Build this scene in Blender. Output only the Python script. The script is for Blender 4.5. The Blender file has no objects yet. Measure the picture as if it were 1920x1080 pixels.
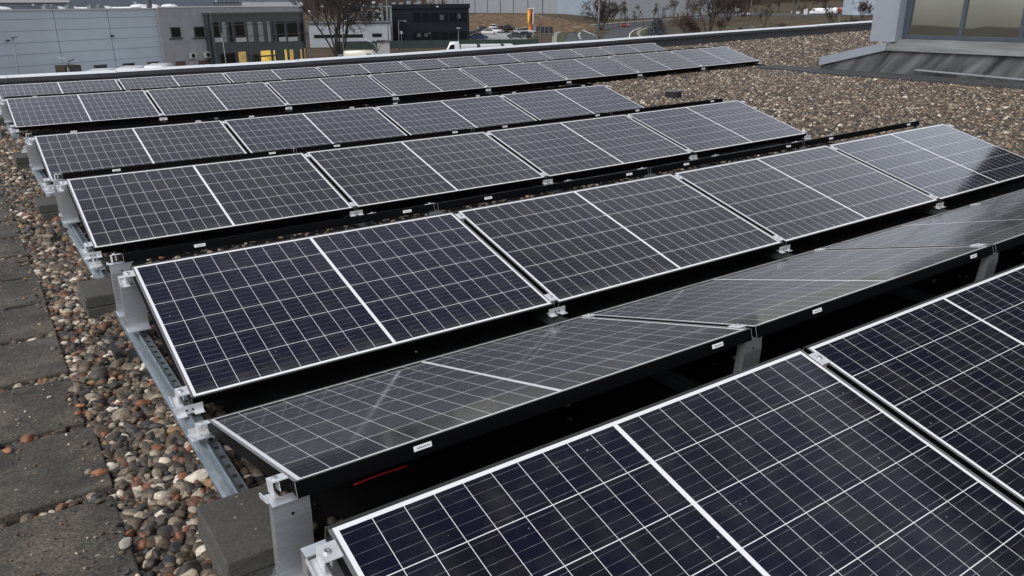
import bpy, math, random
import numpy as np
from mathutils import Vector, Matrix, Euler

random.seed(7)
rng = np.random.default_rng(7)
R = math.radians
scene = bpy.context.scene
COL = scene.collection

# ------------------------------------------------------------------ camera
CAM = (-0.5370, -3.0480, 1.4529)
YAW, PITCH, ROLL, FPX = 0.596749, -0.343691, -0.007784, 1487.34
FW = Vector((math.sin(YAW)*math.cos(PITCH), math.cos(YAW)*math.cos(PITCH), math.sin(PITCH)))
_r = Vector((math.cos(YAW), -math.sin(YAW), 0)); _u = _r.cross(FW)
RT = _r*math.cos(ROLL) + _u*math.sin(ROLL)
UP = -_r*math.sin(ROLL) + _u*math.cos(ROLL)
cd = bpy.data.cameras.new("camera"); cam = bpy.data.objects.new("camera", cd); COL.objects.link(cam)
cam.matrix_world = Matrix(((RT.x, UP.x, -FW.x, CAM[0]), (RT.y, UP.y, -FW.y, CAM[1]), (RT.z, UP.z, -FW.z, CAM[2]), (0, 0, 0, 1)))
cd.sensor_width = 36.0; cd.lens = FPX/1920*36.0
cd.clip_start = 0.05; cd.clip_end = 6000
scene.camera = cam

# ------------------------------------------------------------------ world, sun, exposure
SUN_EL, SUN_AZ = R(48), R(250)          # azimuth measured clockwise from +Y
world = bpy.data.worlds.new("World"); scene.world = world; world.use_nodes = True
wn = world.node_tree.nodes; wl = world.node_tree.links
bg = wn["Background"]
sky = wn.new("ShaderNodeTexSky"); sky.sky_type = 'NISHITA'; sky.sun_disc = False
sky.sun_elevation = SUN_EL; sky.sun_rotation = SUN_AZ; sky.air_density = 1.0; sky.dust_density = 1.0; sky.ozone_density = 1.0
hs = wn.new("ShaderNodeHueSaturation"); hs.inputs['Saturation'].default_value = 0.28
wl.new(sky.outputs[0], hs.inputs['Color'])
tc = wn.new("ShaderNodeTexCoord")
mp = wn.new("ShaderNodeMapping"); mp.inputs['Scale'].default_value = (1, 1, 2.6)
wl.new(tc.outputs['Generated'], mp.inputs['Vector'])
nz = wn.new("ShaderNodeTexNoise"); nz.inputs['Scale'].default_value = 2.1; nz.inputs['Detail'].default_value = 6; nz.inputs['Roughness'].default_value = .55
wl.new(mp.outputs[0], nz.inputs['Vector'])
cr = wn.new("ShaderNodeMapRange"); cr.inputs[1].default_value = .32; cr.inputs[2].default_value = .68; cr.inputs[3].default_value = .62; cr.inputs[4].default_value = 1.25
wl.new(nz.outputs[0], cr.inputs[0])
mx = wn.new("ShaderNodeMix"); mx.data_type = 'RGBA'; mx.blend_type = 'MULTIPLY'; mx.inputs[0].default_value = 1
wl.new(hs.outputs[0], mx.inputs[6]); wl.new(cr.outputs[0], mx.inputs[7])
sz = wn.new("ShaderNodeSeparateXYZ"); wl.new(tc.outputs['Generated'], sz.inputs[0])
cl = wn.new("ShaderNodeValToRGB"); e = cl.color_ramp.elements          # ramp shapes the unseen sky for panel reflections: dark overhead, brighter mid sky
e[0].position = 0; e[0].color = (.42, .42, .42, 1); e[1].position = .97; e[1].color = (.20, .205, .225, 1)
e.new(.12).color = (.60, .60, .60, 1); e.new(.36).color = (1.25, 1.25, 1.25, 1); e.new(.57).color = (1.45, 1.44, 1.45, 1); e.new(.67).color = (.84, .84, .86, 1); e.new(.75).color = (.50, .51, .55, 1); e.new(.87).color = (.26, .265, .30, 1)
wl.new(sz.outputs[2], cl.inputs[0])
mx2 = wn.new("ShaderNodeMix"); mx2.data_type = 'RGBA'; mx2.blend_type = 'MULTIPLY'; mx2.inputs[0].default_value = 1
wl.new(mx.outputs[2], mx2.inputs[6]); wl.new(cl.outputs[0], mx2.inputs[7])
wl.new(mx2.outputs[2], bg.inputs['Color']); bg.inputs['Strength'].default_value = 0.15
sd = bpy.data.lights.new("sun", 'SUN'); sd.energy = 1.3; sd.angle = R(34); sd.color = (1, .975, .94)
so = bpy.data.objects.new("sun", sd); COL.objects.link(so)
_d = Vector((math.sin(SUN_AZ)*math.cos(SUN_EL), math.cos(SUN_AZ)*math.cos(SUN_EL), math.sin(SUN_EL)))
so.rotation_euler = _d.to_track_quat('Z', 'Y').to_euler(); so.location = (-20, -20, 30)
vs = scene.view_settings
vs.view_transform = 'Standard'; vs.look = 'None'; vs.gamma = 1; vs.use_curve_mapping = False
vs.exposure = 0.68
scene.cycles.max_bounces = 8; scene.cycles.glossy_bounces = 4; scene.cycles.transparent_max_bounces = 8
scene.cycles.use_denoising = True

# ------------------------------------------------------------------ layout helpers
def ray(px, py):
    return FW + RT*((px-960)/FPX) - UP*((py-540)/FPX)
C0 = Vector(CAM)
def at(px, py, D):                       # point at horizontal distance D
    d = ray(px, py); return C0 + d*(D/math.hypot(d.x, d.y))
def on_z(px, py, z):
    d = ray(px, py); return C0 + d*((z-C0.z)/d.z)
def px_az(px, py=40):
    d = ray(px, py); return math.atan2(d.x, d.y)
Q2, Q3 = 0.001439, -3.079e-5
def sag(x):
    xx = min(max(x, 0.0), 14.0); s = Q2*xx*xx + Q3*xx**3
    if x > 14: s += (2*Q2*14 + 3*Q3*196)*(x-14)
    return s
def dsag(x):
    xx = min(max(x, 0.0), 14.0); return 2*Q2*xx + 3*Q3*xx*xx
ROOFZ = -0.135

# ------------------------------------------------------------------ mesh builder
class MB:
    def __init__(s): s.v = []; s.f = []; s.m = []
    def add(s, vs_, fs, mi=0):
        n = len(s.v); s.v += [tuple(v) for v in vs_]; s.f += [tuple(n+i for i in f) for f in fs]; s.m += [mi]*len(fs); return s
    def box(s, x0, x1, y0, y1, z0, z1, mi=0, M=None):
        p = [Vector((x, y, z)) for x in (x0, x1) for y in (y0, y1) for z in (z0, z1)]
        if M is not None: p = [M @ q for q in p]
        return s.add(p, [(0, 1, 3, 2), (4, 6, 7, 5), (0, 4, 5, 1), (2, 3, 7, 6), (0, 2, 6, 4), (1, 5, 7, 3)], mi)
    def tube(s, pts, rad, n=6, mi=0, cap=True):
        pts = [Vector(p) for p in pts]; rad = rad if hasattr(rad, '__len__') else [rad]*len(pts)
        rings = []; base = len(s.v); prev = None
        for i, p in enumerate(pts):
            t = (pts[min(i+1, len(pts)-1)] - pts[max(i-1, 0)]).normalized()
            a = Vector((0, 0, 1)) if abs(t.z) < .9 else Vector((1, 0, 0))
            if prev is not None and prev.cross(t).length > 1e-3: a = prev
            b = t.cross(a).normalized(); a = b.cross(t).normalized(); prev = a
            rings.append([p + (a*math.cos(2*math.pi*k/n) + b*math.sin(2*math.pi*k/n))*rad[i] for k in range(n)])
        vv = [q for r_ in rings for q in r_]; ff = []
        for i in range(len(pts)-1):
            for k in range(n):
                ff.append((i*n+k, i*n+(k+1) % n, (i+1)*n+(k+1) % n, (i+1)*n+k))
        if cap:
            ff.append(tuple(range(n-1, -1, -1))); ff.append(tuple((len(pts)-1)*n+k for k in range(n)))
        return s.add(vv, ff, mi)
    def prism(s, poly, y0, y1, mi=0, M=None):      # polygon in xz extruded along y
        n = len(poly); p = [Vector((x, y0, z)) for x, z in poly] + [Vector((x, y1, z)) for x, z in poly]
        if M is not None: p = [M @ q for q in p]
        ff = [(i, (i+1) % n, n+(i+1) % n, n+i) for i in range(n)] + [tuple(range(n-1, -1, -1)), tuple(range(n, 2*n))]
        return s.add(p, ff, mi)
    def lathe(s, prof, c, n=16, mi=0):
        c = Vector(c); vv = [c + Vector((r*math.cos(2*math.pi*k/n), r*math.sin(2*math.pi*k/n), z)) for r, z in prof for k in range(n)]
        ff = [(i*n+k, i*n+(k+1) % n, (i+1)*n+(k+1) % n, (i+1)*n+k) for i in range(len(prof)-1) for k in range(n)]
        return s.add(vv, ff + [tuple(range(n-1, -1, -1)), tuple((len(prof)-1)*n+k for k in range(n))], mi)
    def mesh(s, name, mats):
        me = bpy.data.meshes.new(name); me.from_pydata(s.v, [], s.f)
        for m in (mats if isinstance(mats, (list, tuple)) else [mats]): me.materials.append(m)
        me.polygons.foreach_set('material_index', s.m); me.update()
        import bmesh
        bm = bmesh.new(); bm.from_mesh(me); bmesh.ops.recalc_face_normals(bm, faces=bm.faces); bm.to_mesh(me); bm.free()
        return me
    def build(s, name, mats, parent=None, bevel=0, smooth=False):
        return obj(name, s.mesh(name, mats), parent, bevel, smooth)

def obj(name, me, parent=None, bevel=0, smooth=False):
    o = bpy.data.objects.new(name, me); COL.objects.link(o)
    if parent: o.parent = parent
    if bevel:
        b = o.modifiers.new('bevel', 'BEVEL'); b.width = bevel; b.segments = 2; b.limit_method = 'ANGLE'
    if smooth:
        me.polygons.foreach_set('use_smooth', [True]*len(me.polygons))
    return o
def tag(o, label, cat, group=None):
    o['label'] = label; o['category'] = cat
    if group: o['group'] = group
    return o
def thing(name, label, cat, loc=(0, 0, 0), rotz=0, group=None, M=None):
    o = bpy.data.objects.new(name, None); COL.objects.link(o); o.empty_display_size = .2
    if M is not None: o.matrix_world = M
    else: o.location = loc; o.rotation_euler = (0, 0, rotz)
    return tag(o, label, cat, group)
def struct(o, kind='structure'):
    o['kind'] = kind; return o
def copy_tree(src, parent=None):
    c = src.copy(); COL.objects.link(c); c.parent = parent
    for ch in list(src.children):
        copy_tree(ch, c)
    return c
ORD = ["first", "second", "third", "fourth", "fifth", "sixth", "seventh", "eighth", "ninth", "tenth", "eleventh", "twelfth", "thirteenth", "fourteenth", "fifteenth", "sixteenth", "seventeenth", "eighteenth", "nineteenth", "twentieth"]

# ------------------------------------------------------------------ materials
def nodes(name):
    m = bpy.data.materials.new(name); m.use_nodes = True
    t = m.node_tree; return m, t.nodes, t.links, t.nodes['Principled BSDF']
def mat(name, col, rough=.6, metal=0, var=.18, scale=8, bump=0, bscale=None, spec=.5, col2=None, detail=5, stretch=None):
    m, n, l, p = nodes(name)
    p.inputs['Roughness'].default_value = rough; p.inputs['Metallic'].default_value = metal
    p.inputs['Specular IOR Level'].default_value = spec
    tc = n.new('ShaderNodeTexCoord'); vec = tc.outputs['Object']
    if stretch:
        mp = n.new('ShaderNodeMapping'); mp.inputs['Scale'].default_value = stretch; l.new(vec, mp.inputs['Vector']); vec = mp.outputs[0]
    nz = n.new('ShaderNodeTexNoise'); nz.inputs['Scale'].default_value = scale; nz.inputs['Detail'].default_value = detail; nz.inputs['Roughness'].default_value = .62
    l.new(vec, nz.inputs['Vector'])
    rp = n.new('ShaderNodeValToRGB')
    c2 = col2 if col2 else tuple(c*(1+var) for c in col); c1 = tuple(c*(1-var) for c in col) if not col2 else col
    rp.color_ramp.elements[0].position = .3; rp.color_ramp.elements[0].color = (*c1, 1)
    rp.color_ramp.elements[1].position = .7; rp.color_ramp.elements[1].color = (*c2, 1)
    l.new(nz.outputs[0], rp.inputs[0]); l.new(rp.outputs[0], p.inputs['Base Color'])
    if bump:
        b = n.new('ShaderNodeBump'); b.inputs['Strength'].default_value = bump; b.inputs['Distance'].default_value = .01
        nb = n.new('ShaderNodeTexNoise'); nb.inputs['Scale'].default_value = bscale or scale*4; nb.inputs['Detail'].default_value = 6
        l.new(vec, nb.inputs['Vector']); l.new(nb.outputs[0], b.inputs['Height']); l.new(b.outputs[0], p.inputs['Normal'])
    return m

def math_node(n, l, op, a, b=None, c=None):
    q = n.new('ShaderNodeMath'); q.operation = op
    for i, v in enumerate((a, b, c)):
        if v is None: continue
        if isinstance(v, (int, float)): q.inputs[i].default_value = v
        else: l.new(v, q.inputs[i])
    return q.outputs[0]

PL, PW = 1.796, 1.060                    # panel outer size
LIP = 0.011
PER = 1.8229                             # panel period along the row
def solar_material():
    m, n, l, p = nodes('solar_cells')
    tc = n.new('ShaderNodeTexCoord'); sx = n.new('ShaderNodeSeparateXYZ'); l.new(tc.outputs['Object'], sx.inputs[0])
    M = lambda *a: math_node(n, l, *a)
    X, Y = sx.outputs[0], sx.outputs[1]
    ax = M('ABSOLUTE', X)
    hx, px_ = 0.0075, (0.8745-0.0075)/10
    y0, py_ = 0.0235, (PW-0.047)/6
    cu = M('DIVIDE', M('SUBTRACT', ax, hx), px_); cv = M('DIVIDE', M('SUBTRACT', Y, y0), py_)
    fu = M('FRACT', cu); fv = M('FRACT', cv)
    def edge(f, pitch, half):            # 1 on the line
        d = M('MULTIPLY', M('MINIMUM', f, M('SUBTRACT', 1.0, f)), pitch)
        return M('LESS_THAN', d, half)
    lu = edge(fu, px_, 0.0009); lv = edge(fv, py_, 0.0013)
    out = M('MAXIMUM', M('MAXIMUM', M('LESS_THAN', cu, 0.0), M('GREATER_THAN', cu, 10.0)), M('MAXIMUM', M('LESS_THAN', cv, 0.0), M('GREATER_THAN', cv, 6.0)))
    white = M('MAXIMUM', M('MAXIMUM', lu, lv), out)
    fb = M('FRACT', M('MULTIPLY', fv, 5.0))
    bus = M('LESS_THAN', M('MULTIPLY', M('ABSOLUTE', M('SUBTRACT', fb, .5)), py_/5), 0.00055)
    # finger texture is far below a pixel; cells differ a little in tint
    cid = n.new('ShaderNodeCombineXYZ')
    sgn = M('GREATER_THAN', X, 0.0)
    oi = n.new('ShaderNodeObjectInfo')
    l.new(M('ADD', M('FLOOR', cu), M('MULTIPLY', sgn, 20.0)), cid.inputs[0]); l.new(M('FLOOR', cv), cid.inputs[1]); l.new(M('MULTIPLY', oi.outputs['Random'], 97.0), cid.inputs[2])
    wn_ = n.new('ShaderNodeTexWhiteNoise'); wn_.noise_dimensions = '3D'; l.new(cid.outputs[0], wn_.inputs[0])
    rp = n.new('ShaderNodeValToRGB'); e = rp.color_ramp.elements
    e[0].color = (.0035, .0045, .0170, 1); e[1].color = (.0110, .0092, .0095, 1)
    e.new(.5).color = (.0055, .0055, .0135, 1)
    mixf = M('ADD', M('MULTIPLY', wn_.outputs[0], .4), M('MULTIPLY', oi.outputs['Random'], .6)); l.new(mixf, rp.inputs[0])
    # bus bars are paler in places
    nb = n.new('ShaderNodeTexNoise'); nb.inputs['Scale'].default_value = 14; l.new(tc.outputs['Object'], nb.inputs['Vector'])
    bb = n.new('ShaderNodeMapRange'); bb.inputs[1].default_value = .42; bb.inputs[2].default_value = .75; bb.inputs[3].default_value = .22; bb.inputs[4].default_value = .75
    l.new(nb.outputs[0], bb.inputs[0])
    m1 = n.new('ShaderNodeMix'); m1.data_type = 'RGBA'; l.new(M('MULTIPLY', bus, bb.outputs[0]), m1.inputs[0]); l.new(rp.outputs[0], m1.inputs[6]); m1.inputs[7].default_value = (.38, .38, .42, 1)
    # dried drops and dust
    vo = n.new('ShaderNodeTexVoronoi'); vo.inputs['Scale'].default_value = 42; l.new(tc.outputs['Object'], vo.inputs['Vector'])
    sc_ = n.new('ShaderNodeSeparateColor'); l.new(vo.outputs['Color'], sc_.inputs[0])
    rad = M('MULTIPLY', M('POWER', sc_.outputs[0], 5.0), .17)
    spot = M('MULTIPLY', M('LESS_THAN', vo.outputs['Distance'], rad), M('GREATER_THAN', sc_.outputs[1], .45))
    m2 = n.new('ShaderNodeMix'); m2.data_type = 'RGBA'; l.new(M('MULTIPLY', spot, .22), m2.inputs[0]); l.new(m1.outputs[2], m2.inputs[6]); m2.inputs[7].default_value = (.6, .6, .62, 1)
    nd = n.new('ShaderNodeTexNoise'); nd.inputs['Scale'].default_value = 9; nd.inputs['Detail'].default_value = 6; l.new(tc.outputs['Object'], nd.inputs['Vector'])
    ed = n.new('ShaderNodeMapRange'); ed.inputs[1].default_value = .10; ed.inputs[2].default_value = .012; ed.inputs[3].default_value = 0; ed.inputs[4].default_value = .5; l.new(Y, ed.inputs[0])
    film = n.new('ShaderNodeMapRange'); film.inputs[1].default_value = .45; film.inputs[2].default_value = .8; film.inputs[3].default_value = 0; film.inputs[4].default_value = .11; l.new(nd.outputs[0], film.inputs[0])
    md = n.new('ShaderNodeMix'); md.data_type = 'RGBA'; l.new(M('ADD', M('MULTIPLY', ed.outputs[0], M('SUBTRACT', nd.outputs[0], .2)), film.outputs[0]), md.inputs[0]); l.new(m2.outputs[2], md.inputs[6]); md.inputs[7].default_value = (.17, .155, .135, 1)
    m3 = n.new('ShaderNodeMix'); m3.data_type = 'RGBA'; l.new(white, m3.inputs[0]); l.new(md.outputs[2], m3.inputs[6]); m3.inputs[7].default_value = (.78, .78, .79, 1)
    l.new(m3.outputs[2], p.inputs['Base Color'])
    p.inputs['Roughness'].default_value = .085; p.inputs['IOR'].default_value = 1.48
    nr = n.new('ShaderNodeTexNoise'); nr.inputs['Scale'].default_value = 3; nr.inputs['Detail'].default_value = 5; l.new(tc.outputs['Object'], nr.inputs['Vector'])
    mr = n.new('ShaderNodeMapRange'); mr.inputs[1].default_value = .3; mr.inputs[2].default_value = .7; mr.inputs[3].default_value = .05; mr.inputs[4].default_value = .12
    l.new(nr.outputs[0], mr.inputs[0]); l.new(M('ADD', mr.outputs[0], M('MULTIPLY', spot, .3)), p.inputs['Roughness'])
    return m
M_SOLAR = solar_material()
M_FRAME = mat('black_anodised', (.0022, .0022, .0025), .5, 0, .1, 30, spec=.07)
M_LIPL = mat('frame_lip_sheen', (.045, .046, .046), .34, .3, .15, 30); M_LIPS = mat('frame_end_lip_sheen', (.22, .22, .225), .36, .5, .12, 30)  # lip faces of the black frame, colour lightened to imitate sky reflection
M_FRAMECUT = mat('cut_aluminium', (.45, .46, .47), .4, .6, .1, 30)
M_BACK = mat('dark_backsheet', (.02, .02, .021), .6)
M_ALU = mat('aluminium', (.72, .74, .76), .34, .85, .16, 9, stretch=(1, 1, 18), bump=.05, bscale=60)
M_ALUW = mat('clamp_aluminium', (.76, .77, .78), .40, .5, .10, 25)
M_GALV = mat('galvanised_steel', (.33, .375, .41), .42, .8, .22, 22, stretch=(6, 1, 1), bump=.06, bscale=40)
M_GALVSHADE = mat('shaded_steel', (.030, .033, .036), .6, .3, .3, 22)  # galvanised rails under the panels, darkened in colour to stand in for shade
M_SLOT = mat('slot_dark', (.01, .01, .01), .8)
M_BOLT = mat('bolt_steel', (.5, .5, .51), .35, .9)
M_RUBBER = mat('black_rubber', (.012, .012, .012), .75, bump=.2)
M_STICK = mat('label_white', (.86, .86, .86), .5, var=.02)
M_INK = mat('label_ink', (.06, .06, .06), .7)

def concrete(name, c1, c2, sc=6, moss=None, grain=(.42, 1.85), bmp=.45):
    m, n, l, p = nodes(name); tc = n.new('ShaderNodeTexCoord'); v = tc.outputs['Object']
    oi = n.new('ShaderNodeObjectInfo'); ad = n.new('ShaderNodeVectorMath'); ad.operation = 'ADD'; l.new(v, ad.inputs[0])
    cx_ = n.new('ShaderNodeCombineXYZ'); l.new(math_node(n, l, 'MULTIPLY', oi.outputs['Random'], 50.0), cx_.inputs[0]); l.new(cx_.outputs[0], ad.inputs[1]); v = ad.outputs[0]
    n1 = n.new('ShaderNodeTexNoise'); n1.inputs['Scale'].default_value = sc; n1.inputs['Detail'].default_value = 8; n1.inputs['Roughness'].default_value = .68; l.new(v, n1.inputs['Vector'])
    rp = n.new('ShaderNodeValToRGB'); e = rp.color_ramp.elements; e[0].position = .32; e[0].color = (*c1, 1); e[1].position = .72; e[1].color = (*c2, 1)
    if moss: e.new(.5).color = (*moss, 1)
    l.new(n1.outputs[0], rp.inputs[0])
    n2 = n.new('ShaderNodeTexNoise'); n2.inputs['Scale'].default_value = 120; n2.inputs['Detail'].default_value = 3; l.new(v, n2.inputs['Vector'])
    r2 = n.new('ShaderNodeMapRange'); r2.inputs[1].default_value = .35; r2.inputs[2].default_value = .7; r2.inputs[3].default_value = grain[0]; r2.inputs[4].default_value = grain[1]; l.new(n2.outputs[0], r2.inputs[0])
    mm = n.new('ShaderNodeMix'); mm.data_type = 'RGBA'; mm.blend_type = 'MULTIPLY'; mm.inputs[0].default_value = 1; l.new(rp.outputs[0], mm.inputs[6]); l.new(r2.outputs[0], mm.inputs[7])
    vo = n.new('ShaderNodeTexVoronoi'); vo.inputs['Scale'].default_value = 26; l.new(v, vo.inputs['Vector'])
    s2 = n.new('ShaderNodeSeparateColor'); l.new(vo.outputs['Color'], s2.inputs[0])
    sp = math_node(n, l, 'LESS_THAN', vo.outputs['Distance'], math_node(n, l, 'MULTIPLY', math_node(n, l, 'POWER', s2.outputs[0], 5.0), .22))
    m3 = n.new('ShaderNodeMix'); m3.data_type = 'RGBA'; l.new(math_node(n, l, 'MULTIPLY', sp, .55), m3.inputs[0]); l.new(mm.outputs[2], m3.inputs[6]); m3.inputs[7].default_value = (.30, .27, .24, 1)
    l.new(m3.outputs[2], p.inputs['Base Color']); p.inputs['Roughness'].default_value = .9
    b = n.new('ShaderNodeBump'); b.inputs['Strength'].default_value = bmp; b.inputs['Distance'].default_value = .006; l.new(n2.outputs[0], b.inputs['Height']); l.new(b.outputs[0], p.inputs['Normal'])
    return m
M_PAVER = concrete('paver_concrete', (.024, .022, .017), (.110, .092, .072), 4, (.058, .050, .039), (.5, 1.6))
M_BLOCK = concrete('block_concrete', (.050, .049, .041), (.078, .074, .062), 3, None, (.72, 1.3), .2)

# ------------------------------------------------------------------ roof deck of our own building
def roof_gravel_material():
    m, n, l, p = nodes('roof_gravel_bed'); tc = n.new('ShaderNodeTexCoord')
    vo = n.new('ShaderNodeTexVoronoi'); vo.inputs['Scale'].default_value = 22; l.new(tc.outputs['Object'], vo.inputs['Vector'])
    s = n.new('ShaderNodeSeparateColor'); l.new(vo.outputs['Color'], s.inputs[0])
    rp = n.new('ShaderNodeValToRGB'); e = rp.color_ramp.elements
    e[0].color = (.020, .015, .011, 1); e[1].color = (.30, .265, .22, 1); e[1].position = .97
    e.new(.5).color = (.046, .034, .025, 1); e.new(.85).color = (.10, .08, .06, 1)
    l.new(s.outputs[0], rp.inputs[0]); l.new(rp.outputs[0], p.inputs['Base Color'])
    b = n.new('ShaderNodeBump'); b.invert = True; b.inputs['Strength'].default_value = 1; b.inputs['Distance'].default_value = .03
    l.new(vo.outputs['Distance'], b.inputs['Height']); l.new(b.outputs[0], p.inputs['Normal']); p.inputs['Roughness'].default_value = .8
    return m
M_BED = roof_gravel_material()
M_FACADE = mat('own_facade', (.30, .32, .35), .6, bump=.1)
XS = [-9, -4, 0] + [i*.7 for i in range(1, 40)] + [30, 36, 45, 60]
PAR_Y = 15.6
mb = MB()
vv = [(x, y, ROOFZ+sag(x)) for x in XS for y in (-14, PAR_Y+.02)]
mb.add(vv, [(2*i, 2*i+2, 2*i+3, 2*i+1) for i in range(len(XS)-1)])
nb_ = len(XS)
low = [(x, y, -.6) for x in (-9, 60) for y in (-14, PAR_Y+.02)]
roof = struct(mb.build('roof', [M_BED]))
mb = MB(); mb.box(-8.9, 59.9, -13.9, PAR_Y+.3, -7.55, -.62); mb.box(-8.9, 59.9, PAR_Y+.03, PAR_Y+.3, -.62, ROOFZ+.02)
tag(mb.build('low_building', [M_FACADE]), 'building whose gravel roof carries all the solar panels', 'building')

# parapet with folded metal coping
M_COPE = mat('coping_metal', (.70, .71, .72), .42, .35, .06, 3)
M_COPEF = mat('parapet_membrane', (.045, .048, .055), .55, var=.25, scale=3)
par = thing('parapet', 'low roof-edge parapet with white metal coping behind the solar rows', 'parapet', (0, PAR_Y, ROOFZ))
mb = MB(); xs = [-9+2*i for i in range(35)]
for i in range(len(xs)-1):
    a, b = xs[i], xs[i+1]; za, zb = sag(a), sag(b)
    y0, y1 = PAR_Y+.03, PAR_Y+.27
    mb.add([(a, y0, za-.3), (b, y0, zb-.3), (b, y1, zb-.3), (a, y1, za-.3), (a, y0, za+.165), (b, y0, zb+.165), (b, y1, zb+.19), (a, y1, za+.19)],
           [(0, 1, 5, 4), (3, 7, 6, 2), (4, 5, 6, 7)])
w = mb.build('wall', [M_COPEF]); w.parent = par; w.matrix_parent_inverse = par.matrix_world.inverted()
w.location = (0, -PAR_Y, -ROOFZ)
w.matrix_parent_inverse = Matrix.Identity(4)
CX0 = 4.24-1.955*7
for i in range(35):
    a = CX0+1.955*i+.004; b = a+1.955-.008; za, zb = sag(a)-ROOFZ, sag(b)-ROOFZ; t = .003
    mb = MB()
    j = random.uniform(-.004, .004); za += j; zb += j+random.uniform(-.004, .004)
    prof = [(-.012, .095), (-.012, .178), (.30, .212), (.30, .13), (.296, .13), (.296, .208), (-.008, .173), (-.008, .095)]
    n = len(prof)
    mb.add([(a, y, za+z) for y, z in prof]+[(b, y, zb+z) for y, z in prof], [(k, (k+1) % n, n+(k+1) % n, n+k) for k in range(n)])
    mb.m = [1 if k == 0 else 0 for k in range(n)]
    mb.build('coping', [M_COPE, mat('coping_face', (.055, .060, .070), .5, .1) if i == 0 else bpy.data.materials['coping_face']], par)

# ------------------------------------------------------------------ solar panels
def frame_mesh():
    mb = MB(); h = .046; L2 = PL/2
    def bar(x0, x1, y0, y1, lm=2):
        mb.box(x0, x1, y0, y1, -h, -.0006); mb.box(x0+.0008, x1-.0008, y0+.0008, y1-.0008, -.0005, 0, lm)
    bar(-L2, L2, 0, LIP); bar(-L2, L2, PW-LIP, PW)
    bar(-L2, -L2+LIP, LIP, PW-LIP, 3); bar(L2-LIP, L2, LIP, PW-LIP, 3)
    # inner bottom flange
    mb.box(-L2+LIP, L2-LIP, LIP, LIP+.02, -h, -h+.002); mb.box(-L2+LIP, L2-LIP, PW-LIP-.02, PW-LIP, -h, -h+.002)
    for s in (-1, 1):
        for y in (-.0006, PW-.0006):
            mb.box(s*L2-.0012 if s > 0 else s*L2-.0002, s*L2+.0002 if s > 0 else s*L2+.0012, y, y+.0012, -h+.001, -.001, 1)
    return mb.mesh('frame', [M_FRAME, M_FRAMECUT, M_LIPL, M_LIPS])
def glass_mesh():
    mb = MB(); a = PL/2-LIP+.0005
    mb.add([(-a, LIP-.0005, -.0015), (a, LIP-.0005, -.0015), (a, PW-LIP+.0005, -.0015), (-a, PW-LIP+.0005, -.0015)], [(0, 1, 2, 3)], 0)
    mb.add([(-a, LIP-.0005, -.007), (a, LIP-.0005, -.007), (a, PW-LIP+.0005, -.007), (-a, PW-LIP+.0005, -.007)], [(3, 2, 1, 0)], 1)
    me = bpy.data.meshes.new('glass'); me.from_pydata(mb.v, [], mb.f); me.materials.append(M_SOLAR); me.materials.append(M_BACK)
    me.polygons.foreach_set('material_index', mb.m); me.update(); return me
def sticker_mesh():
    mb = MB(); mb.box(-.029, .029, PW+.0004, PW+.0008, -.0285, -.0130, 0)
    for k in range(13):
        x = -.023+k*.0034+random.uniform(-.0006, .0006); mb.box(x, x+random.uniform(.0012, .0024), PW+.0008, PW+.001, -.0240, -.0178 - random.choice((0, .001)), 1)
    return mb.mesh('sticker', [M_STICK, M_INK])
FM, GM, SM = frame_mesh(), glass_mesh(), sticker_mesh()
TILT = 0.26736
ROWS = [  # name, facing, y of low edge, number, words
    ('F1', 1, -2.482, 3, 'nearest row, bottom right corner'), ('A2', -1, -.235, 4, 'away-sloping row nearest the camera'),
    ('F3', 1, -.009, 4, 'second row from the front'), ('A4', -1, 2.251, 4, 'away-sloping row behind the second row'),
    ('F5', 1, 2.509, 4, 'third row from the front'), ('A6', -1, 4.770, 4, 'away-sloping row behind the third row'),
    ('F7', 1, 5.003, 4, 'fourth row from the front'), ('A8', -1, 7.258, 4, 'away-sloping row behind the fourth row'),
    ('F9', 1, 9.155, 8, 'long row before the rearmost one'), ('A10', -1, 11.40, 8, 'away-sloping row before the rearmost one'),
    ('F11', 1, 11.594, 8, 'rearmost row by the parapet')]
def panel_matrix(sgn, yl, xc):
    s = math.atan(dsag(xc)); z = sag(xc)
    ex = Vector((math.cos(s), 0, math.sin(s)))*sgn
    ey = Vector((0, sgn*math.cos(TILT), math.sin(TILT)))
    ez = ex.cross(ey).normalized(); ey = ez.cross(ex)
    M = Matrix(((ex.x, ey.x, ez.x, xc), (ex.y, ey.y, ez.y, yl-sgn*.0105), (ex.z, ey.z, ez.z, z-.003), (0, 0, 0, 1)))
    return M @ Matrix.Rotation(R(random.uniform(-.08, .08)), 4, 'X') @ Matrix.Rotation(R(random.uniform(-.05, .05)), 4, 'Y')
proto = {}
for nm, sgn, yl, cnt, words_ in ROWS:
    for p in range(cnt):
        xc = p*PER + .887
        xc += 0 if sgn > 0 else .004
        lab = f"{'black-framed' if sgn < 0 else 'dark'} solar panel, {ORD[p]} from the left in the {words_}"
        grp = 'solar panels in the rows facing the camera' if sgn > 0 else 'solar panels sloping away from the camera'
        M = panel_matrix(sgn, yl, xc)
        if sgn not in proto:
            t = thing('solar_panel', lab, 'solar panel', M=M, group=grp)
            obj('frame', FM, t); obj('glass', GM, t)
            if sgn < 0:
                for sx_ in (-.27, .42): obj('sticker', SM, t).location = (-sx_*PL+random.uniform(-.05, .05), 0, 0)
            proto[sgn] = t
        else:
            t = copy_tree(proto[sgn]); t.matrix_world = M; t['label'] = lab; t['group'] = grp

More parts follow.
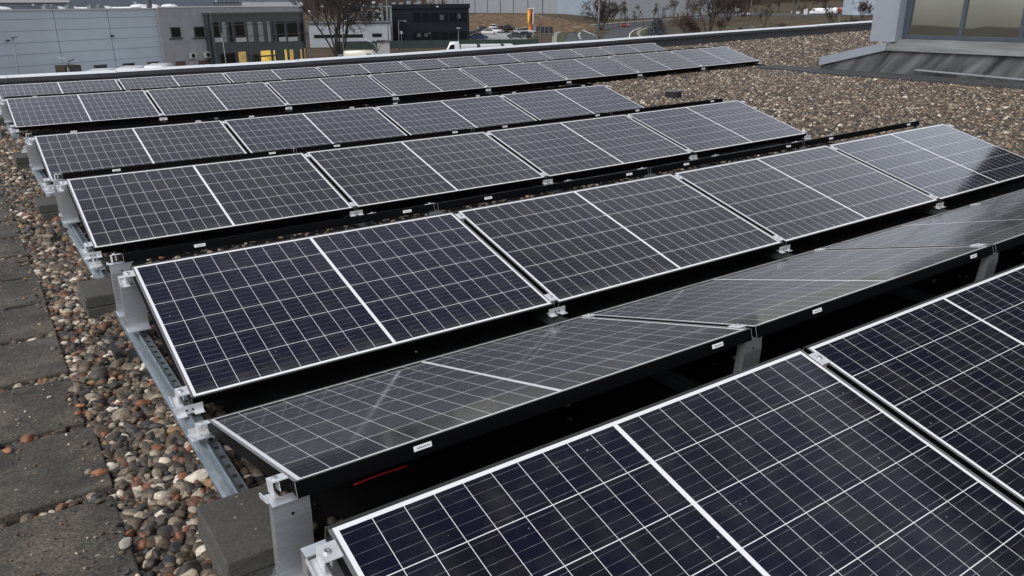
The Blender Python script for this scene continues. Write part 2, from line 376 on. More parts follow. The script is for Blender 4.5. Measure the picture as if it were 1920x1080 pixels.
# ------------------------------------------------------------------ mounting rails
def ridge_z(y=0): return PW*math.sin(TILT)
def support_mesh(sgn):
    # folded aluminium post: local origin under the panel's high edge, plate faces outward (local -y for sgn=-1 rows' edge)
    mb = MB(); w_ = .050; t = .003
    prof = [(0, .205), (0, .165), (-.035, -.075), (-.05, -.075), (-.05, -.078)]
    zt = .205
    pts = [(.0, .210), (-.004, .165), (.012, -.06)]
    for (ya, za), (yb, zb) in zip(pts[:-1], pts[1:]):
        mb.add([(-w_, ya, za), (w_, ya, za), (w_, yb, zb), (-w_, yb, zb), (-w_, ya+t, za), (w_, ya+t, za), (w_, yb+t, zb), (-w_, yb+t, zb)],
               [(0, 1, 2, 3), (7, 6, 5, 4), (0, 3, 7, 4), (1, 5, 6, 2), (0, 4, 5, 1), (3, 2, 6, 7)])
    # side flanges
    for s in (-1, 1):
        x = s*w_
        mb.add([(x, .001, .21), (x, .0, .165), (x, .013, -.06), (x, .052, -.06), (x, .032, .165), (x, .03, .21)], [(0, 1, 4, 5), (1, 2, 3, 4)])
        mb.add([(x-s*t, .004, .21), (x-s*t, .003, .165), (x-s*t, .016, -.06), (x-s*t, .052, -.06), (x-s*t, .032, .165), (x-s*t, .03, .21)], [(5, 4, 1, 0), (4, 3, 2, 1)])
    mb.box(-w_, w_, -.004, .034, .210, .2135)             # top fold
    mb.box(-w_-.004, w_+.004, -.028, .080, -.0635, -.060)  # foot flange
    mb.box(-.004, .004, -.0052, -.0032, .172, .180, 1)     # hole
    return mb.mesh('ridge_support', [M_ALU, M_SLOT])
def low_mesh():
    mb = MB()
    mb.box(-.052, .052, -.003, 0, -.062, -.026)
    mb.box(-.052, -.014, -.026, -.003, -.062, -.059); mb.box(.014, .052, -.026, -.003, -.062, -.059)
    mb.box(-.052, .052, 0, .05, -.054, -.051)
    for s in (-1, 1): mb.box(s*.012-.004, s*.012+.004, -.0045, -.003, -.05, -.042, 1)
    return mb.mesh('low_support', [M_ALUW, M_SLOT])
def clamp_mesh(end):
    mb = MB()
    if end:      # Z clamp: top plate bites the frame, box leg outside
        mb.box(-.034, .012, -.026, .026, .0005, .004); mb.box(-.034, -.031, -.026, .026, -.034, .0005); mb.box(-.014, -.012, -.02, .02, -.03, .0005)
        mb.box(-.058, -.0185, -.038, .030, -.0445, -.0415); mb.box(-.058, -.055, -.038, .03, -.0415, -.030)
    else:
        mb.box(-.021, .021, -.031, .031, .0005, .0035); mb.box(-.008, -.006, -.031, .031, -.03, .0005); mb.box(.006, .008, -.031, .031, -.03, .0005)
    return mb.mesh('clamp', [M_ALUW])
def bolt_mesh():
    mb = MB(); mb.lathe([(.0085, .004), (.0085, .009), (.007, .0105), (.0045, .0105), (.004, .007)], (0, 0, 0), 12)
    return mb.mesh('bolt', [M_BOLT])
def rail_mesh(y0, y1, steel=None):
    mb = MB(); h0, h1 = -.115, -.066
    prof = [(-.044, h0), (-.044, h0+.016), (-.033, h0+.018), (-.024, h1-.008), (-.007, h1-.008), (-.005, h1), (-.001, h1), (.001, h1-.013), (.038, h1-.015), (.040, h0)]
    n = len(prof)
    mb.add([(x, y0, z) for x, z in prof]+[(x, y1, z) for x, z in prof], [(k, (k+1) % n, n+(k+1) % n, n+k) for k in range(n)]+[tuple(range(n-1, -1, -1)), tuple(range(n, 2*n))])
    y = y0+.04
    while y < y1-.03:
        z0, z1 = h1-.0134, h1-.0141
        mb.add([(.012, y, z0+.0012), (.027, y, z1+.0012), (.027, y+.022, z1+.0012), (.012, y+.022, z0+.0012)], [(0, 1, 2, 3)], 1)
        y += .075
    return mb.mesh('rail', [steel or M_GALV, M_SLOT])
RS, LS = support_mesh(-1), low_mesh()
CE, CM, BM_ = clamp_mesh(True), clamp_mesh(False), bolt_mesh()
def joint_x(k): return k*PER - .0244
def build_rail(k, nrow, rows, y0, y1, label, group, railme):
    x = joint_x(k); z = sag(max(x, 0))
    t = thing('mounting_rail', label, 'mounting rail', (x, 0, z), 0, group)
    obj('rail', railme, t)
    foot = MB(); 
    ys = [y for y in (-1.72, .85, 3.38, 5.92, 7.2, 9.3, 10.7, 12.4) if y0 < y < y1]
    for y in ys:
        o = obj('rubber_foot', FOOT, t); o.location = (0, y, 0)
    end = -1 if k == 0 else (1 if k == nrow else 0)
    for nm, sgn, yl, cnt, _ in rows:
        yh = yl + sgn*1.0015
        o = obj('ridge_support', RS, t); o.location = (0, yh + sgn*.018 if sgn < 0 else yh+.012, .019); 
        if sgn > 0: o.location = (0, yh-.012, .019)
        o = obj('low_support', LS, t); o.location = (0, yl-sgn*.012, 0); o.rotation_euler = (0, 0, 0 if sgn > 0 else math.pi)
        for v in (.055, PW-.075):
            c = obj('clamp', CM if end == 0 else CE, t)
            c.matrix_local = Matrix.Translation((0, yl-sgn*.0105, -.003)) @ Matrix.Rotation(sgn*TILT, 4, 'X') @ Matrix.Translation((.0 if end == 0 else end*-.004, sgn*v, .0)) @ (Matrix.Rotation(math.pi, 4, 'Z') if end == 1 else Matrix.Identity(4))
            b = obj('bolt', BM_, c)
            if end: b.location = (-.018, 0, 0)
    return t
mb = MB(); mb.box(-.125, .10, -.07, .07, -.137, -.116); mb.box(-.145, -.125, -.07, .07, -.137, -.058)
FOOT = mb.mesh('rubber_foot', [M_RUBBER])
rA = [r for r in ROWS if r[0] in ('F1', 'A2', 'F3', 'A4', 'F5', 'A6', 'F7', 'A8')]
rB = [r for r in ROWS if r[0] in ('F9', 'A10', 'F11')]
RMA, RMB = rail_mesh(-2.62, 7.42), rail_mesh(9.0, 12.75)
RMAD, RMBD = rail_mesh(-2.62, 7.42, M_GALVSHADE), rail_mesh(9.0, 12.75, M_GALVSHADE)
for k in range(5):
    lab = ['galvanised slotted rail along the open left end of the front panel rows', 'mounting rail under the first panel joint of the front rows', 'mounting rail under the second panel joint of the front rows', 'mounting rail under the third panel joint of the front rows', 'mounting rail along the far right end of the front panel rows'][k]
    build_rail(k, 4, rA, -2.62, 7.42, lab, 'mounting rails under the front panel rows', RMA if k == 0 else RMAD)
for k in range(9):
    lab = 'mounting rail at the open left end of the two rear rows' if k == 0 else 'mounting rail at the far right end of the two rear rows' if k == 8 else f'mounting rail under the {ORD[k-1]} panel joint of the two rear rows'
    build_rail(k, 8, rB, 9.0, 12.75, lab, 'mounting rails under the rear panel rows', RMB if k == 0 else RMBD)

# ------------------------------------------------------------------ ballast blocks, pavers, loose stones
BL = []
for i, (y, wd) in enumerate(((-.93, 'nearest the camera'), (1.66, 'second nearest the camera'), (4.20, 'third nearest the camera'), (6.72, 'fourth from the camera'), (10.5, 'farthest from the camera'))):
    for lev in (0, 1):
        mb = MB(); mb.box(-.118, .118, -.165, .165, 0, .062)
        o = mb.build('ballast_block', [M_BLOCK], None, .006)
        o.location = (-.068+random.uniform(-.008, .008), y+random.uniform(-.006, .006), -.128+lev*.064)
        if i == 0: o.location.z = -.128+lev*.064
        o.rotation_euler = (0, 0, R(random.uniform(-1.6, 1.6)))
        tag(o, f"grey concrete ballast block, {'upper' if lev else 'lower'} of the pair {wd}", 'concrete block', 'ballast blocks on the left rail')
PAV = []
yy = -1.98
for i in range(15):
    mb = MB(); mb.box(-.25, .25, -.25, .25, 0, .045)
    o = mb.build('paving_slab', [M_PAVER], None, .007)
    o.location = (-.61+random.uniform(-.012, .012)-.0*i, yy+.25, -.15+random.uniform(-.004, .003)); o.rotation_euler = (R(random.uniform(-.6, .6)), R(random.uniform(-.5, .5)), R(random.uniform(-1.2, 1.2)))
    tag(o, f'dark weathered concrete slab, {ORD[i]} from the camera in the left path', 'paving slab', 'slabs of the path beside the panels')
    PAV.append((o.location.x, yy+.25)); yy += .556

# pebbles: one countless mass of gravel, instanced over points
def in_slab(x, y):
    hit = np.zeros(len(x), bool)
    for cx_, cy_ in PAV: hit |= (np.abs(x-cx_) < .252) & (np.abs(y-cy_) < .252)
    return hit
def region(n, x0, x1, y0, y1):
    return rng.uniform(x0, x1, n), rng.uniform(y0, y1, n)
PX, PY, PS = [], [], []
def scatter(x0, x1, y0, y1, dens, s, keep=None):
    n = int((x1-x0)*(y1-y0)*dens); x, y = region(n, x0, x1, y0, y1)
    if keep is not None:
        k = keep(x, y); x, y = x[k], y[k]
    PX.append(x); PY.append(y); PS.append(s*np.exp(rng.normal(-.03, .27, len(x))))
notslab = lambda x, y: ~in_slab(x, y)
scatter(-1.0, .05, -2.4, 3.2, 2600, .0165, notslab)
scatter(-1.2, .05, 3.2, 9.2, 1900, .0175, notslab)
scatter(.05, .3, .6, 7.3, 500, .016)
scatter(.05, .22, -2.4, .6, 160, .014)
scatter(-1.2, .5, 9.2, 15.5, 500, .024)
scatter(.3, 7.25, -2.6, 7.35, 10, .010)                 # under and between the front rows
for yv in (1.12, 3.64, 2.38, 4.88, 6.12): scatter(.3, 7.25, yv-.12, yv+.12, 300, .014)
scatter(.5, 14.8, 7.35, 9.2, 900, .018)
scatter(7.2, 14.8, -2.5, 7.4, 1350, .0168)
scatter(12, 14.8, 7.4, 15.5, 750, .0195)
scatter(.5, 14.6, 10.4, 15.5, 160, .024)
G0 = len(PX)
scatter(-.9, -.33, -2.0, 6, 420, .0032, in_slab)
scatter(-.42, -.34, -2.0, 6, 260, .0085, in_slab)
G1 = len(PX)
def wedge(x, y):
    a = np.arctan2(x-CAM[0], y-CAM[1]); return (a < 1.16) & (a > .75)
scatter(14.8, 26, 6.6, 15.5, 480, .0225, wedge)
scatter(26, 42, 8, 15.5, 150, .036, wedge)
X = np.concatenate(PX); Y = np.concatenate(PY); S = np.concatenate(PS)
SAGV = np.array([sag(v) for v in np.linspace(-10, 60, 1401)])
Z = ROOFZ + np.interp(X, np.linspace(-10, 60, 1401), SAGV) + rng.uniform(-.004, .016, len(X))
_o = np.cumsum([0]+[len(a) for a in PX]); Z[_o[G0]:_o[G1]] = -.1045+S[_o[G0]:_o[G1]]*.35
# pebbles lying in the joints stay low; a few loose stones lie on the slabs
N = len(X)
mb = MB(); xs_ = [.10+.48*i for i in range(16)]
M_SHADESHEET = mat('under_row_shade', (.006, .006, .0062), .85, var=.4, scale=5, bump=.3, spec=.1)  # near-black sheet added under the rows; its colour stands in for shade
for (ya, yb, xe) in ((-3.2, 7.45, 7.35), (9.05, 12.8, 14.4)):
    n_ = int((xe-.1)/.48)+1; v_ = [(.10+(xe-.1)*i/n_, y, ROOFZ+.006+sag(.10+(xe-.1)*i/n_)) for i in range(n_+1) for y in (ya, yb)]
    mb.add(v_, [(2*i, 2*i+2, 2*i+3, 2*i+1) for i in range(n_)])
struct(mb.build('under_row_shade_sheet', [M_SHADESHEET]))
me = bpy.data.meshes.new('gravel'); me.vertices.add(N)
me.vertices.foreach_set('co', np.stack([X, Y, Z], 1).astype(np.float32).ravel())
def attr(name, typ, data):
    a = me.attributes.new(name, typ, 'POINT'); a.data.foreach_set('vector' if typ == 'FLOAT_VECTOR' else 'value', data.ravel())
sc = np.stack([S*rng.uniform(.85, 1.35, N), S*rng.uniform(.8, 1.15, N), S*rng.uniform(.55, .9, N)], 1).astype(np.float32)
rot = np.stack([rng.normal(0, .35, N), rng.normal(0, .35, N), rng.uniform(0, 6.28, N)], 1).astype(np.float32)
attr('scl', 'FLOAT_VECTOR', sc); attr('rot', 'FLOAT_VECTOR', rot)
attr('vid', 'INT', rng.integers(0, 8, N).astype(np.int32))
tint = rng.uniform(0, 1, N)
rust = (X > .6) & (((tint > .735) & (tint < .795)) | ((tint > .92) & (tint < .945))) & (rng.uniform(0, 1, N) < .85)
tint[rust] = rng.uniform(.58, .67, rust.sum())
near_ = (X < .6) & (tint > .24) & (tint < .36) & (rng.uniform(0, 1, N) < .4); tint[near_] = rng.uniform(.86, .98, near_.sum())
dark_ = (X > .6) & (tint < .12) & (rng.uniform(0, 1, N) < .5); tint[dark_] = rng.uniform(.795, .92, dark_.sum())
attr('tint', 'FLOAT', tint.astype(np.float32))
def pebble_material():
    m, n, l, p = nodes('pebbles')
    a = n.new('ShaderNodeAttribute'); a.attribute_type = 'INSTANCER'; a.attribute_name = 'tint'
    rp = n.new('ShaderNodeValToRGB'); rp.color_ramp.interpolation = 'CONSTANT'; e = rp.color_ramp.elements
    cols = [(0, (.034, .026, .020)), (.12, (.055, .042, .031)), (.24, (.085, .068, .052)), (.36, (.044, .040, .037)), (.48, (.072, .053, .038)), (.58, (.125, .102, .078)),
            (.67, (.026, .025, .025)), (.735, (.12, .056, .036)), (.795, (.20, .17, .135)), (.875, (.31, .275, .23)), (.92, (.16, .066, .034)), (.945, (.50, .47, .42)), (.98, (.20, .135, .07))]
    cols = [(q, (c[0]*1.08, c[1]*1.0, c[2]*.91)) for q, c in cols]
    e[0].position = 0; e[0].color = (*cols[0][1], 1); e[1].position = cols[1][0]; e[1].color = (*cols[1][1], 1)
    for q, c in cols[2:]: e.new(q).color = (*c, 1)
    l.new(a.outputs['Fac'], rp.inputs[0])
    tc = n.new('ShaderNodeTexCoord'); nz = n.new('ShaderNodeTexNoise'); nz.noise_dimensions = '4D'; nz.inputs['Scale'].default_value = 2.2; nz.inputs['Detail'].default_value = 6
    l.new(tc.outputs['Object'], nz.inputs['Vector']); l.new(math_node(n, l, 'MULTIPLY', a.outputs['Fac'], 900.0), nz.inputs['W'])
    mr = n.new('ShaderNodeMapRange'); mr.inputs[1].default_value = .3; mr.inputs[2].default_value = .7; mr.inputs[3].default_value = .55; mr.inputs[4].default_value = 1.5; l.new(nz.outputs[0], mr.inputs[0])
    mm = n.new('ShaderNodeMix'); mm.data_type = 'RGBA'; mm.blend_type = 'MULTIPLY'; mm.inputs[0].default_value = 1; l.new(rp.outputs[0], mm.inputs[6]); l.new(mr.outputs[0], mm.inputs[7])
    l.new(mm.outputs[2], p.inputs['Base Color']); p.inputs['Roughness'].default_value = .55; p.inputs['Specular IOR Level'].default_value = .45
    return m
M_PEB = pebble_material()
ng = bpy.data.node_groups.new('gravel_scatter', 'GeometryNodeTree')
ng.interface.new_socket('Geometry', in_out='INPUT', socket_type='NodeSocketGeometry'); ng.interface.new_socket('Geometry', in_out='OUTPUT', socket_type='NodeSocketGeometry')
gn, gl = ng.nodes, ng.links
gi = gn.new('NodeGroupInput'); go = gn.new('NodeGroupOutput')
g2i = gn.new('GeometryNodeGeometryToInstance')
for k in range(8):
    ico = gn.new('GeometryNodeMeshIcoSphere'); ico.inputs['Radius'].default_value = 1; ico.inputs['Subdivisions'].default_value = 3
    pos = gn.new('GeometryNodeInputPosition'); no = gn.new('ShaderNodeTexNoise'); no.noise_dimensions = '4D'
    no.inputs['Scale'].default_value = .75; no.inputs['Detail'].default_value = 1.5; no.inputs['W'].default_value = k*13.7
    gl.new(pos.outputs[0], no.inputs['Vector'])
    sub = gn.new('ShaderNodeVectorMath'); sub.operation = 'SUBTRACT'; gl.new(no.outputs['Color'], sub.inputs[0]); sub.inputs[1].default_value = (.5, .5, .5)
    scn = gn.new('ShaderNodeVectorMath'); scn.operation = 'SCALE'; gl.new(sub.outputs[0], scn.inputs[0]); scn.inputs['Scale'].default_value = 1.15
    sp = gn.new('GeometryNodeSetPosition'); gl.new(ico.outputs['Mesh'], sp.inputs['Geometry']); gl.new(scn.outputs[0], sp.inputs['Offset'])
    ss = gn.new('GeometryNodeSetShadeSmooth'); gl.new(sp.outputs[0], ss.inputs[0])
    sm = gn.new('GeometryNodeSetMaterial'); sm.inputs['Material'].default_value = M_PEB; gl.new(ss.outputs[0], sm.inputs['Geometry'])
    gl.new(sm.outputs[0], g2i.inputs[0])
iop = gn.new('GeometryNodeInstanceOnPoints'); iop.inputs['Pick Instance'].default_value = True
gl.new(gi.outputs[0], iop.inputs['Points']); gl.new(g2i.outputs[0], iop.inputs['Instance'])
def named(nm, dt):
    q = gn.new('GeometryNodeInputNamedAttribute'); q.data_type = dt; q.inputs['Name'].default_value = nm; return q.outputs[0]
gl.new(named('vid', 'INT'), iop.inputs['Instance Index']); gl.new(named('scl', 'FLOAT_VECTOR'), iop.inputs['Scale'])
e2r = gn.new('FunctionNodeEulerToRotation'); gl.new(named('rot', 'FLOAT_VECTOR'), e2r.inputs[0]); gl.new(e2r.outputs[0], iop.inputs['Rotation'])
gl.new(iop.outputs[0], go.inputs[0])
gravel = obj('gravel', me); struct(gravel, 'stuff'); gravel.modifiers.new('scatter', 'NODES').node_group = ng
tag(gravel, 'loose river-pebble gravel covering the flat roof', 'gravel')
print('pebbles', N)

def blob_mesh(seed, r, sq=(1.2, .9, .6)):
    import bmesh
    from mathutils import noise
    bm = bmesh.new(); bmesh.ops.create_icosphere(bm, subdivisions=3, radius=1)
    for v in bm.verts:
        d = noise.noise(v.co*.9+Vector((seed*7.3, 0, 0))); v.co = Vector((v.co.x*sq[0], v.co.y*sq[1], v.co.z*sq[2]))*(1+.45*d)*r
    me_ = bpy.data.meshes.new('loose_stone'); bm.to_mesh(me_); bm.free()
    me_.polygons.foreach_set('use_smooth', [True]*len(me_.polygons)); return me_
for i, (px, py, r, c, lab) in enumerate((
        (188, 889, .021, (.25, .10, .045), 'orange brick fragment on a dark path slab'), (236, 1022, .019, (.30, .28, .23), 'pale oval pebble on the nearest visible slab'),
        (151, 763, .015, (.34, .14, .05), 'orange pebble at the corner of a dark slab'), (148, 777, .013, (.26, .09, .05), 'small rust-red stone below an orange one on a slab'),
        (15, 848, .016, (.26, .12, .06), 'brown chip of stone at the left edge of the path'), (92, 746, .008, (.40, .38, .34), 'tiny white pebble lying mid-slab on the path'),
        (100, 655, .014, (.12, .10, .085), 'grey stone resting on a slab near its joint'), (75, 530, .013, (.14, .12, .10), 'flat grey stone on a slab beyond the others'))):
    me_ = blob_mesh(i+1, r); me_.materials.append(mat(f'stone_{i}', c, .7, scale=60))
    o = obj('loose_stone', me_); o.location = on_z(px, py, -.105) + Vector((0, 0, r*.45)); o.rotation_euler = (0, 0, i*1.3); tag(o, lab, 'stone', 'stones lying on the path slabs')

# red cable under the first ridge
cu = MB(); pts = [on_z(664+i*12.5, 909-i*4.6-1.2*math.sin(i*.5), .05) for i in range(9)]
cu.tube(pts, .0035, 6); M_RED = mat('red_cable', (.50, .01, .025), .4)
tag(cu.build('red_cable', [M_RED], None, 0, True), 'thin red cable in the dark under the nearest panel ridge', 'cable')
# black cables along the left rail
M_CABLE = mat('black_cable', (.012, .012, .013), .5)
for i, (xo, lab) in enumerate(((.045, 'black cable sagging beside the left rail under the second row'),)):
    cu = MB(); cu.tube([(xo, .95-.09*k, -.03-.05*math.sin(k*.33)) for k in range(10)], .006, 6)
    tag(cu.build('black_cable', [M_CABLE], None, 0, True), lab, 'cable')

# ------------------------------------------------------------------ penthouse on the right
M_PALE = mat('pale_cladding', (.225, .245, .28), .5, 0, .07, 2, bump=.04)
M_WFRAME = mat('window_frame_grey', (.055, .068, .085), .4, .2, .1)
M_SILL = mat('sill_zinc', (.20, .21, .21), .5, .3, .35, 2.2, stretch=(3, .5, 3))
M_DARKCLAD = mat('dark_cladding', (.02, .022, .026), .6)
def membrane_material():
    m, n, l, p = nodes('stained_membrane'); tc = n.new('ShaderNodeTexCoord')
    m0 = n.new('ShaderNodeMapping'); m0.inputs['Rotation'].default_value = (R(-42), 0, 0); l.new(tc.outputs['Object'], m0.inputs['Vector']); mp = n.new('ShaderNodeMapping'); mp.inputs['Scale'].default_value = (1, 3.2, .55); l.new(m0.outputs[0], mp.inputs['Vector'])
    nz = n.new('ShaderNodeTexNoise'); nz.inputs['Scale'].default_value = 1.3; nz.inputs['Detail'].default_value = 5; nz.inputs['Distortion'].default_value = .5; l.new(mp.outputs[0], nz.inputs['Vector'])
    rp = n.new('ShaderNodeValToRGB'); e = rp.color_ramp.elements; e[0].position = .34; e[0].color = (.012, .013, .014, 1); e[1].position = .74; e[1].color = (.15, .155, .16, 1); e.new(.5).color = (.060, .063, .066, 1)
    l.new(nz.outputs[0], rp.inputs[0]); l.new(rp.outputs[0], p.inputs['Base Color']); p.inputs['Roughness'].default_value = .6
    b = n.new('ShaderNodeBump'); b.inputs['Strength'].default_value = .5; b.inputs['Distance'].default_value = .03; l.new(nz.outputs[0], b.inputs['Height']); l.new(b.outputs[0], p.inputs['Normal'])
    return m
M_MEMB = membrane_material()
def glazing_material():
    m, n, l, p = nodes('penthouse_glazing')
    p.inputs['Base Color'].default_value = (.035, .033, .028, 1); p.inputs['Roughness'].default_value = .015; p.inputs['IOR'].default_value = 1.9
    p.inputs['Metallic'].default_value = .0
    tc = n.new('ShaderNodeTexCoord'); nz = n.new('ShaderNodeTexNoise'); nz.inputs['Scale'].default_value = .8; nz.inputs['Detail'].default_value = 1; l.new(tc.outputs['Object'], nz.inputs['Vector'])
    b = n.new('ShaderNodeBump'); b.inputs['Strength'].default_value = .05; b.inputs['Distance'].default_value = .05; l.new(nz.outputs[0], b.inputs['Height']); l.new(b.outputs[0], p.inputs['Normal'])
    g = n.new('ShaderNodeBsdfGlossy'); g.inputs['Color'].default_value = (.68, .72, .66, 1); g.inputs['Roughness'].default_value = .015; l.new(b.outputs[0], g.inputs['Normal'])
    mxs = n.new('ShaderNodeMixShader'); mxs.inputs[0].default_value = .34; l.new(p.outputs[0], mxs.inputs[1]); l.new(g.outputs[0], mxs.inputs[2]); l.new(mxs.outputs[0], n['Material Output'].inputs[0])
    return m
M_GLAZ = glazing_material()
pent = thing('penthouse', 'pale blue-grey penthouse with big dark-framed windows on the roof', 'building', (14.65, 6.2, .08))
def pp(mbx, name, mats, bevel=0):
    o = mbx.build(name, mats, pent, bevel); o.location = (-14.65, -6.2, -.08); return o
z0 = sag(14.65)+ROOFZ
mb = MB(); mb.box(14.65, 15.3, -7, 6.2, z0-.05, .545)
mb.add([(14.65, 6.2, z0-.05), (14.65, 7.62, z0-.05), (14.65, 7.62, z0+.10), (14.65, 6.2, .545), (14.95, 6.2, z0-.05), (14.95, 7.62, z0-.05), (14.95, 7.62, z0+.10), (14.95, 6.2, .545)],
       [(0, 1, 2, 3), (7, 6, 5, 4), (1, 5, 6, 2), (3, 2, 6, 7)])
pp(mb, 'plinth', [M_MEMB])
mb = MB()
mb.add([(x, y, z) for x in (14.60, 14.98) for y, z in ((6.19, .543), (7.64, z0+.105), (7.64, z0+.275), (6.19, .70))], [(0, 1, 2, 3), (7, 6, 5, 4), (0, 4, 5, 1), (1, 5, 6, 2), (2, 6, 7, 3), (3, 7, 4, 0)])
pp(mb, 'sloped_coping', [M_PALE], .006)
mb = MB(); mb.add([(14.59, -7, .546), (14.59, 6.18, .546), (14.59, 6.18, .612), (14.59, -7, .612), (14.96, -7, .755), (14.96, 6.18, .755), (14.96, 6.18, .546), (14.96, -7, .546)],
                  [(0, 1, 2, 3), (3, 2, 5, 4), (0, 7, 6, 1), (1, 6, 5, 2), (0, 3, 4, 7)])
pp(mb, 'sill', [M_SILL])
mb = MB(); mb.box(14.73, 15.45, 6.10, 6.63, .70, 2.7); pp(mb, 'corner_column', [M_PALE], .004)
mb = MB(); mb.box(15.2, 30, -7, 6.55, z0, 2.66); mb.box(14.96, 15.2, -7, 6.09, 2.62, 2.66); mb.box(14.75, 29.9, -12, 2.75, 2.662, 10.5)
pp(mb, 'wall', [M_DARKCLAD])
# windows: leaning back one degree
ys = [6.02-1.045*k for k in range(13)]
lean = math.tan(R(.75))
for k in range(12):
    ya, yb = ys[k], ys[k+1]
    mb = MB(); f = .035
    for a, b in ((ya-f, ya), (yb, yb+f)): mb.box(14.955, 15.03, a, b, .757, 2.61)
    mb.box(14.955, 15.03, yb+f, ya-f, .757, .83); mb.box(14.955, 15.03, yb+f, ya-f, 2.53, 2.61)
    wf = pp(mb, 'window', [M_WFRAME], .004)
    mb = MB(); mb.add([(14.985, yb+f, .83), (14.985, ya-f, .83), (14.985+1.70*lean, ya-f, 2.53), (14.985+1.70*lean, yb+f, 2.53)], [(0, 1, 2, 3)])
    mb.build('pane', [M_GLAZ], wf)
mb = MB(); mb.box(14.955, 15.05, 6.02, 6.10, .757, 2.615); pp(mb, 'window_jamb', [M_WFRAME])
# rubber slabs along the plinth
M_MAT = concrete('mat_slab', (.028, .029, .030), (.055, .056, .056), 5)
for i in range(18):
    y = 8.55-.62*i; mb = MB(); mb.box(-.36, .36, -.305, .305, 0, .035)
    o = mb.build('roof_slab', [M_MAT], None, .006); xo = 14.22 if i > 1 else 14.35
    o.location = (xo, y, ROOFZ+sag(xo)+.02); o.rotation_euler = (0, -dsag(14), R(random.uniform(-.8, .8)))
    tag(o, f'dark slab at the penthouse foot, {ORD[i]} from the wedge end', 'paving slab', 'dark slabs along the penthouse foot')
M_PIPE = mat('grey_pipe', (.20, .21, .22), .45)
mb = MB(); mb.tube([(14.58, 5.52, .205), (14.56, 5.44, .215), (14.56, 3.6, .168), (14.56, 0, .10), (14.56, -6.5, 0)], .022, 10)
tag(mb.build('drain_pipe', [M_PIPE], None, 0, True), 'thin grey pipe along the foot of the stained penthouse plinth', 'pipe')
vt = thing('roof_vent', 'small round black vent cap standing on the open gravel', 'vent', (9.24, 6.55, ROOFZ+sag(9.24)))
mb = MB(); mb.lathe([(.135, 0), (.135, .105), (.128, .112)], (0, 0, 0), 28); mb.build('body', [M_RUBBER], vt)
M_VENTTOP = mat('vent_top', (.10, .10, .10), .6)
mb = MB(); mb.lathe([(.146, .1125), (.146, .124), (.12, .131), (.03, .136)], (0, 0, 0), 28); mb.build('lid', [M_VENTTOP], vt)

# ================================================================== surroundings below the roof
GZ = -7.5
AZP = [-400, 0, 600, 860, 900, 1000, 1060, 1130, 1200, 1300, 1420, 1560, 1700, 2400]
AZT = [px_az(p, 20) for p in AZP]
DT = [0, 100, 150, 200, 235, 250, 282, 330, 420, 600, 1000, 1500]
HT = np.array([
 # 0    60   150   200   235   250   282   330   420   600  1000  1500
 [-8, -8, -8, -8, -8, -8, -8, -8, -7, -5, 2, 8], [-8, -8, -8, -8, -8, -8, -8, -8, -7, -5, 2, 8], [-8, -8, -8, -8, -8, -8, -8, -8, -7, -4, 4, 12],
 [-8, -8, -8, -8, -8, -7.7, -2.3, -2.3, -3.3, -4, 6, 16], [-8, -8, -8, -8, -8, -7.6, -2.2, -2.3, -3.2, -4, 6, 16], [-8, -8, -8, -8, -8, -7.6, -2.5, -2.5, -3.4, -4, 6, 16],
 [-8, -8, -8, -8, -8, -7.8, -4.6, -3.4, -3.6, -4, 6, 16], [-8, -8, -8, -8, -8, -8, -7.9, -7.4, -5.4, -4, 6, 16], [-8, -8, -8, -8, -7.9, -7.8, -7.6, -7.1, -5.6, -3, 7, 18],
 [-8, -8, -8, -7.8, -7.3, -7.1, -6.6, -6.0, -5, -1, 8, 22], [-8, -8, -8, -7.5, -6.8, -6.4, -5.6, -4.9, -3.4, 1, 10, 26], [-8, -8, -8, -7, -6.0, -5.4, -4.0, -3.3, -1.5, 3, 12, 28],
 [-8, -8, -8, -7, -6.0, -5.4, -4.0, -3.3, -1.5, 3, 12, 28], [-8, -8, -8, -7, -6.0, -5.4, -4.0, -3.3, -1.5, 3, 12, 28]], float)
HT = np.maximum(HT, -6.5); HT[:, :2] = -6.9
def terrain(x, y):
    dx, dy = x-CAM[0], y-CAM[1]; D = math.hypot(dx, dy); a = math.atan2(dx, dy)
    a = min(max(a, AZT[0]), AZT[-1]-1e-6); D = min(D, 1499.0)
    i = max(k for k in range(len(AZT)-1) if AZT[k] <= a); j = max(k for k in range(len(DT)-1) if DT[k] <= D)
    u = (a-AZT[i])/(AZT[i+1]-AZT[i]); v = (D-DT[j])/(DT[j+1]-DT[j])
    return (HT[i, j]*(1-u)+HT[i+1, j]*u)*(1-v)+(HT[i, j+1]*(1-u)+HT[i+1, j+1]*u)*v
def ground_at(px, py, lift=0.0):
    d = ray(px, py); h = math.hypot(d.x, d.y); D = 40.0
    while D < 1490:
        p = C0+d*(D/h)
        if p.z <= terrain(p.x, p.y)+lift: return p
        D += .5
    return p
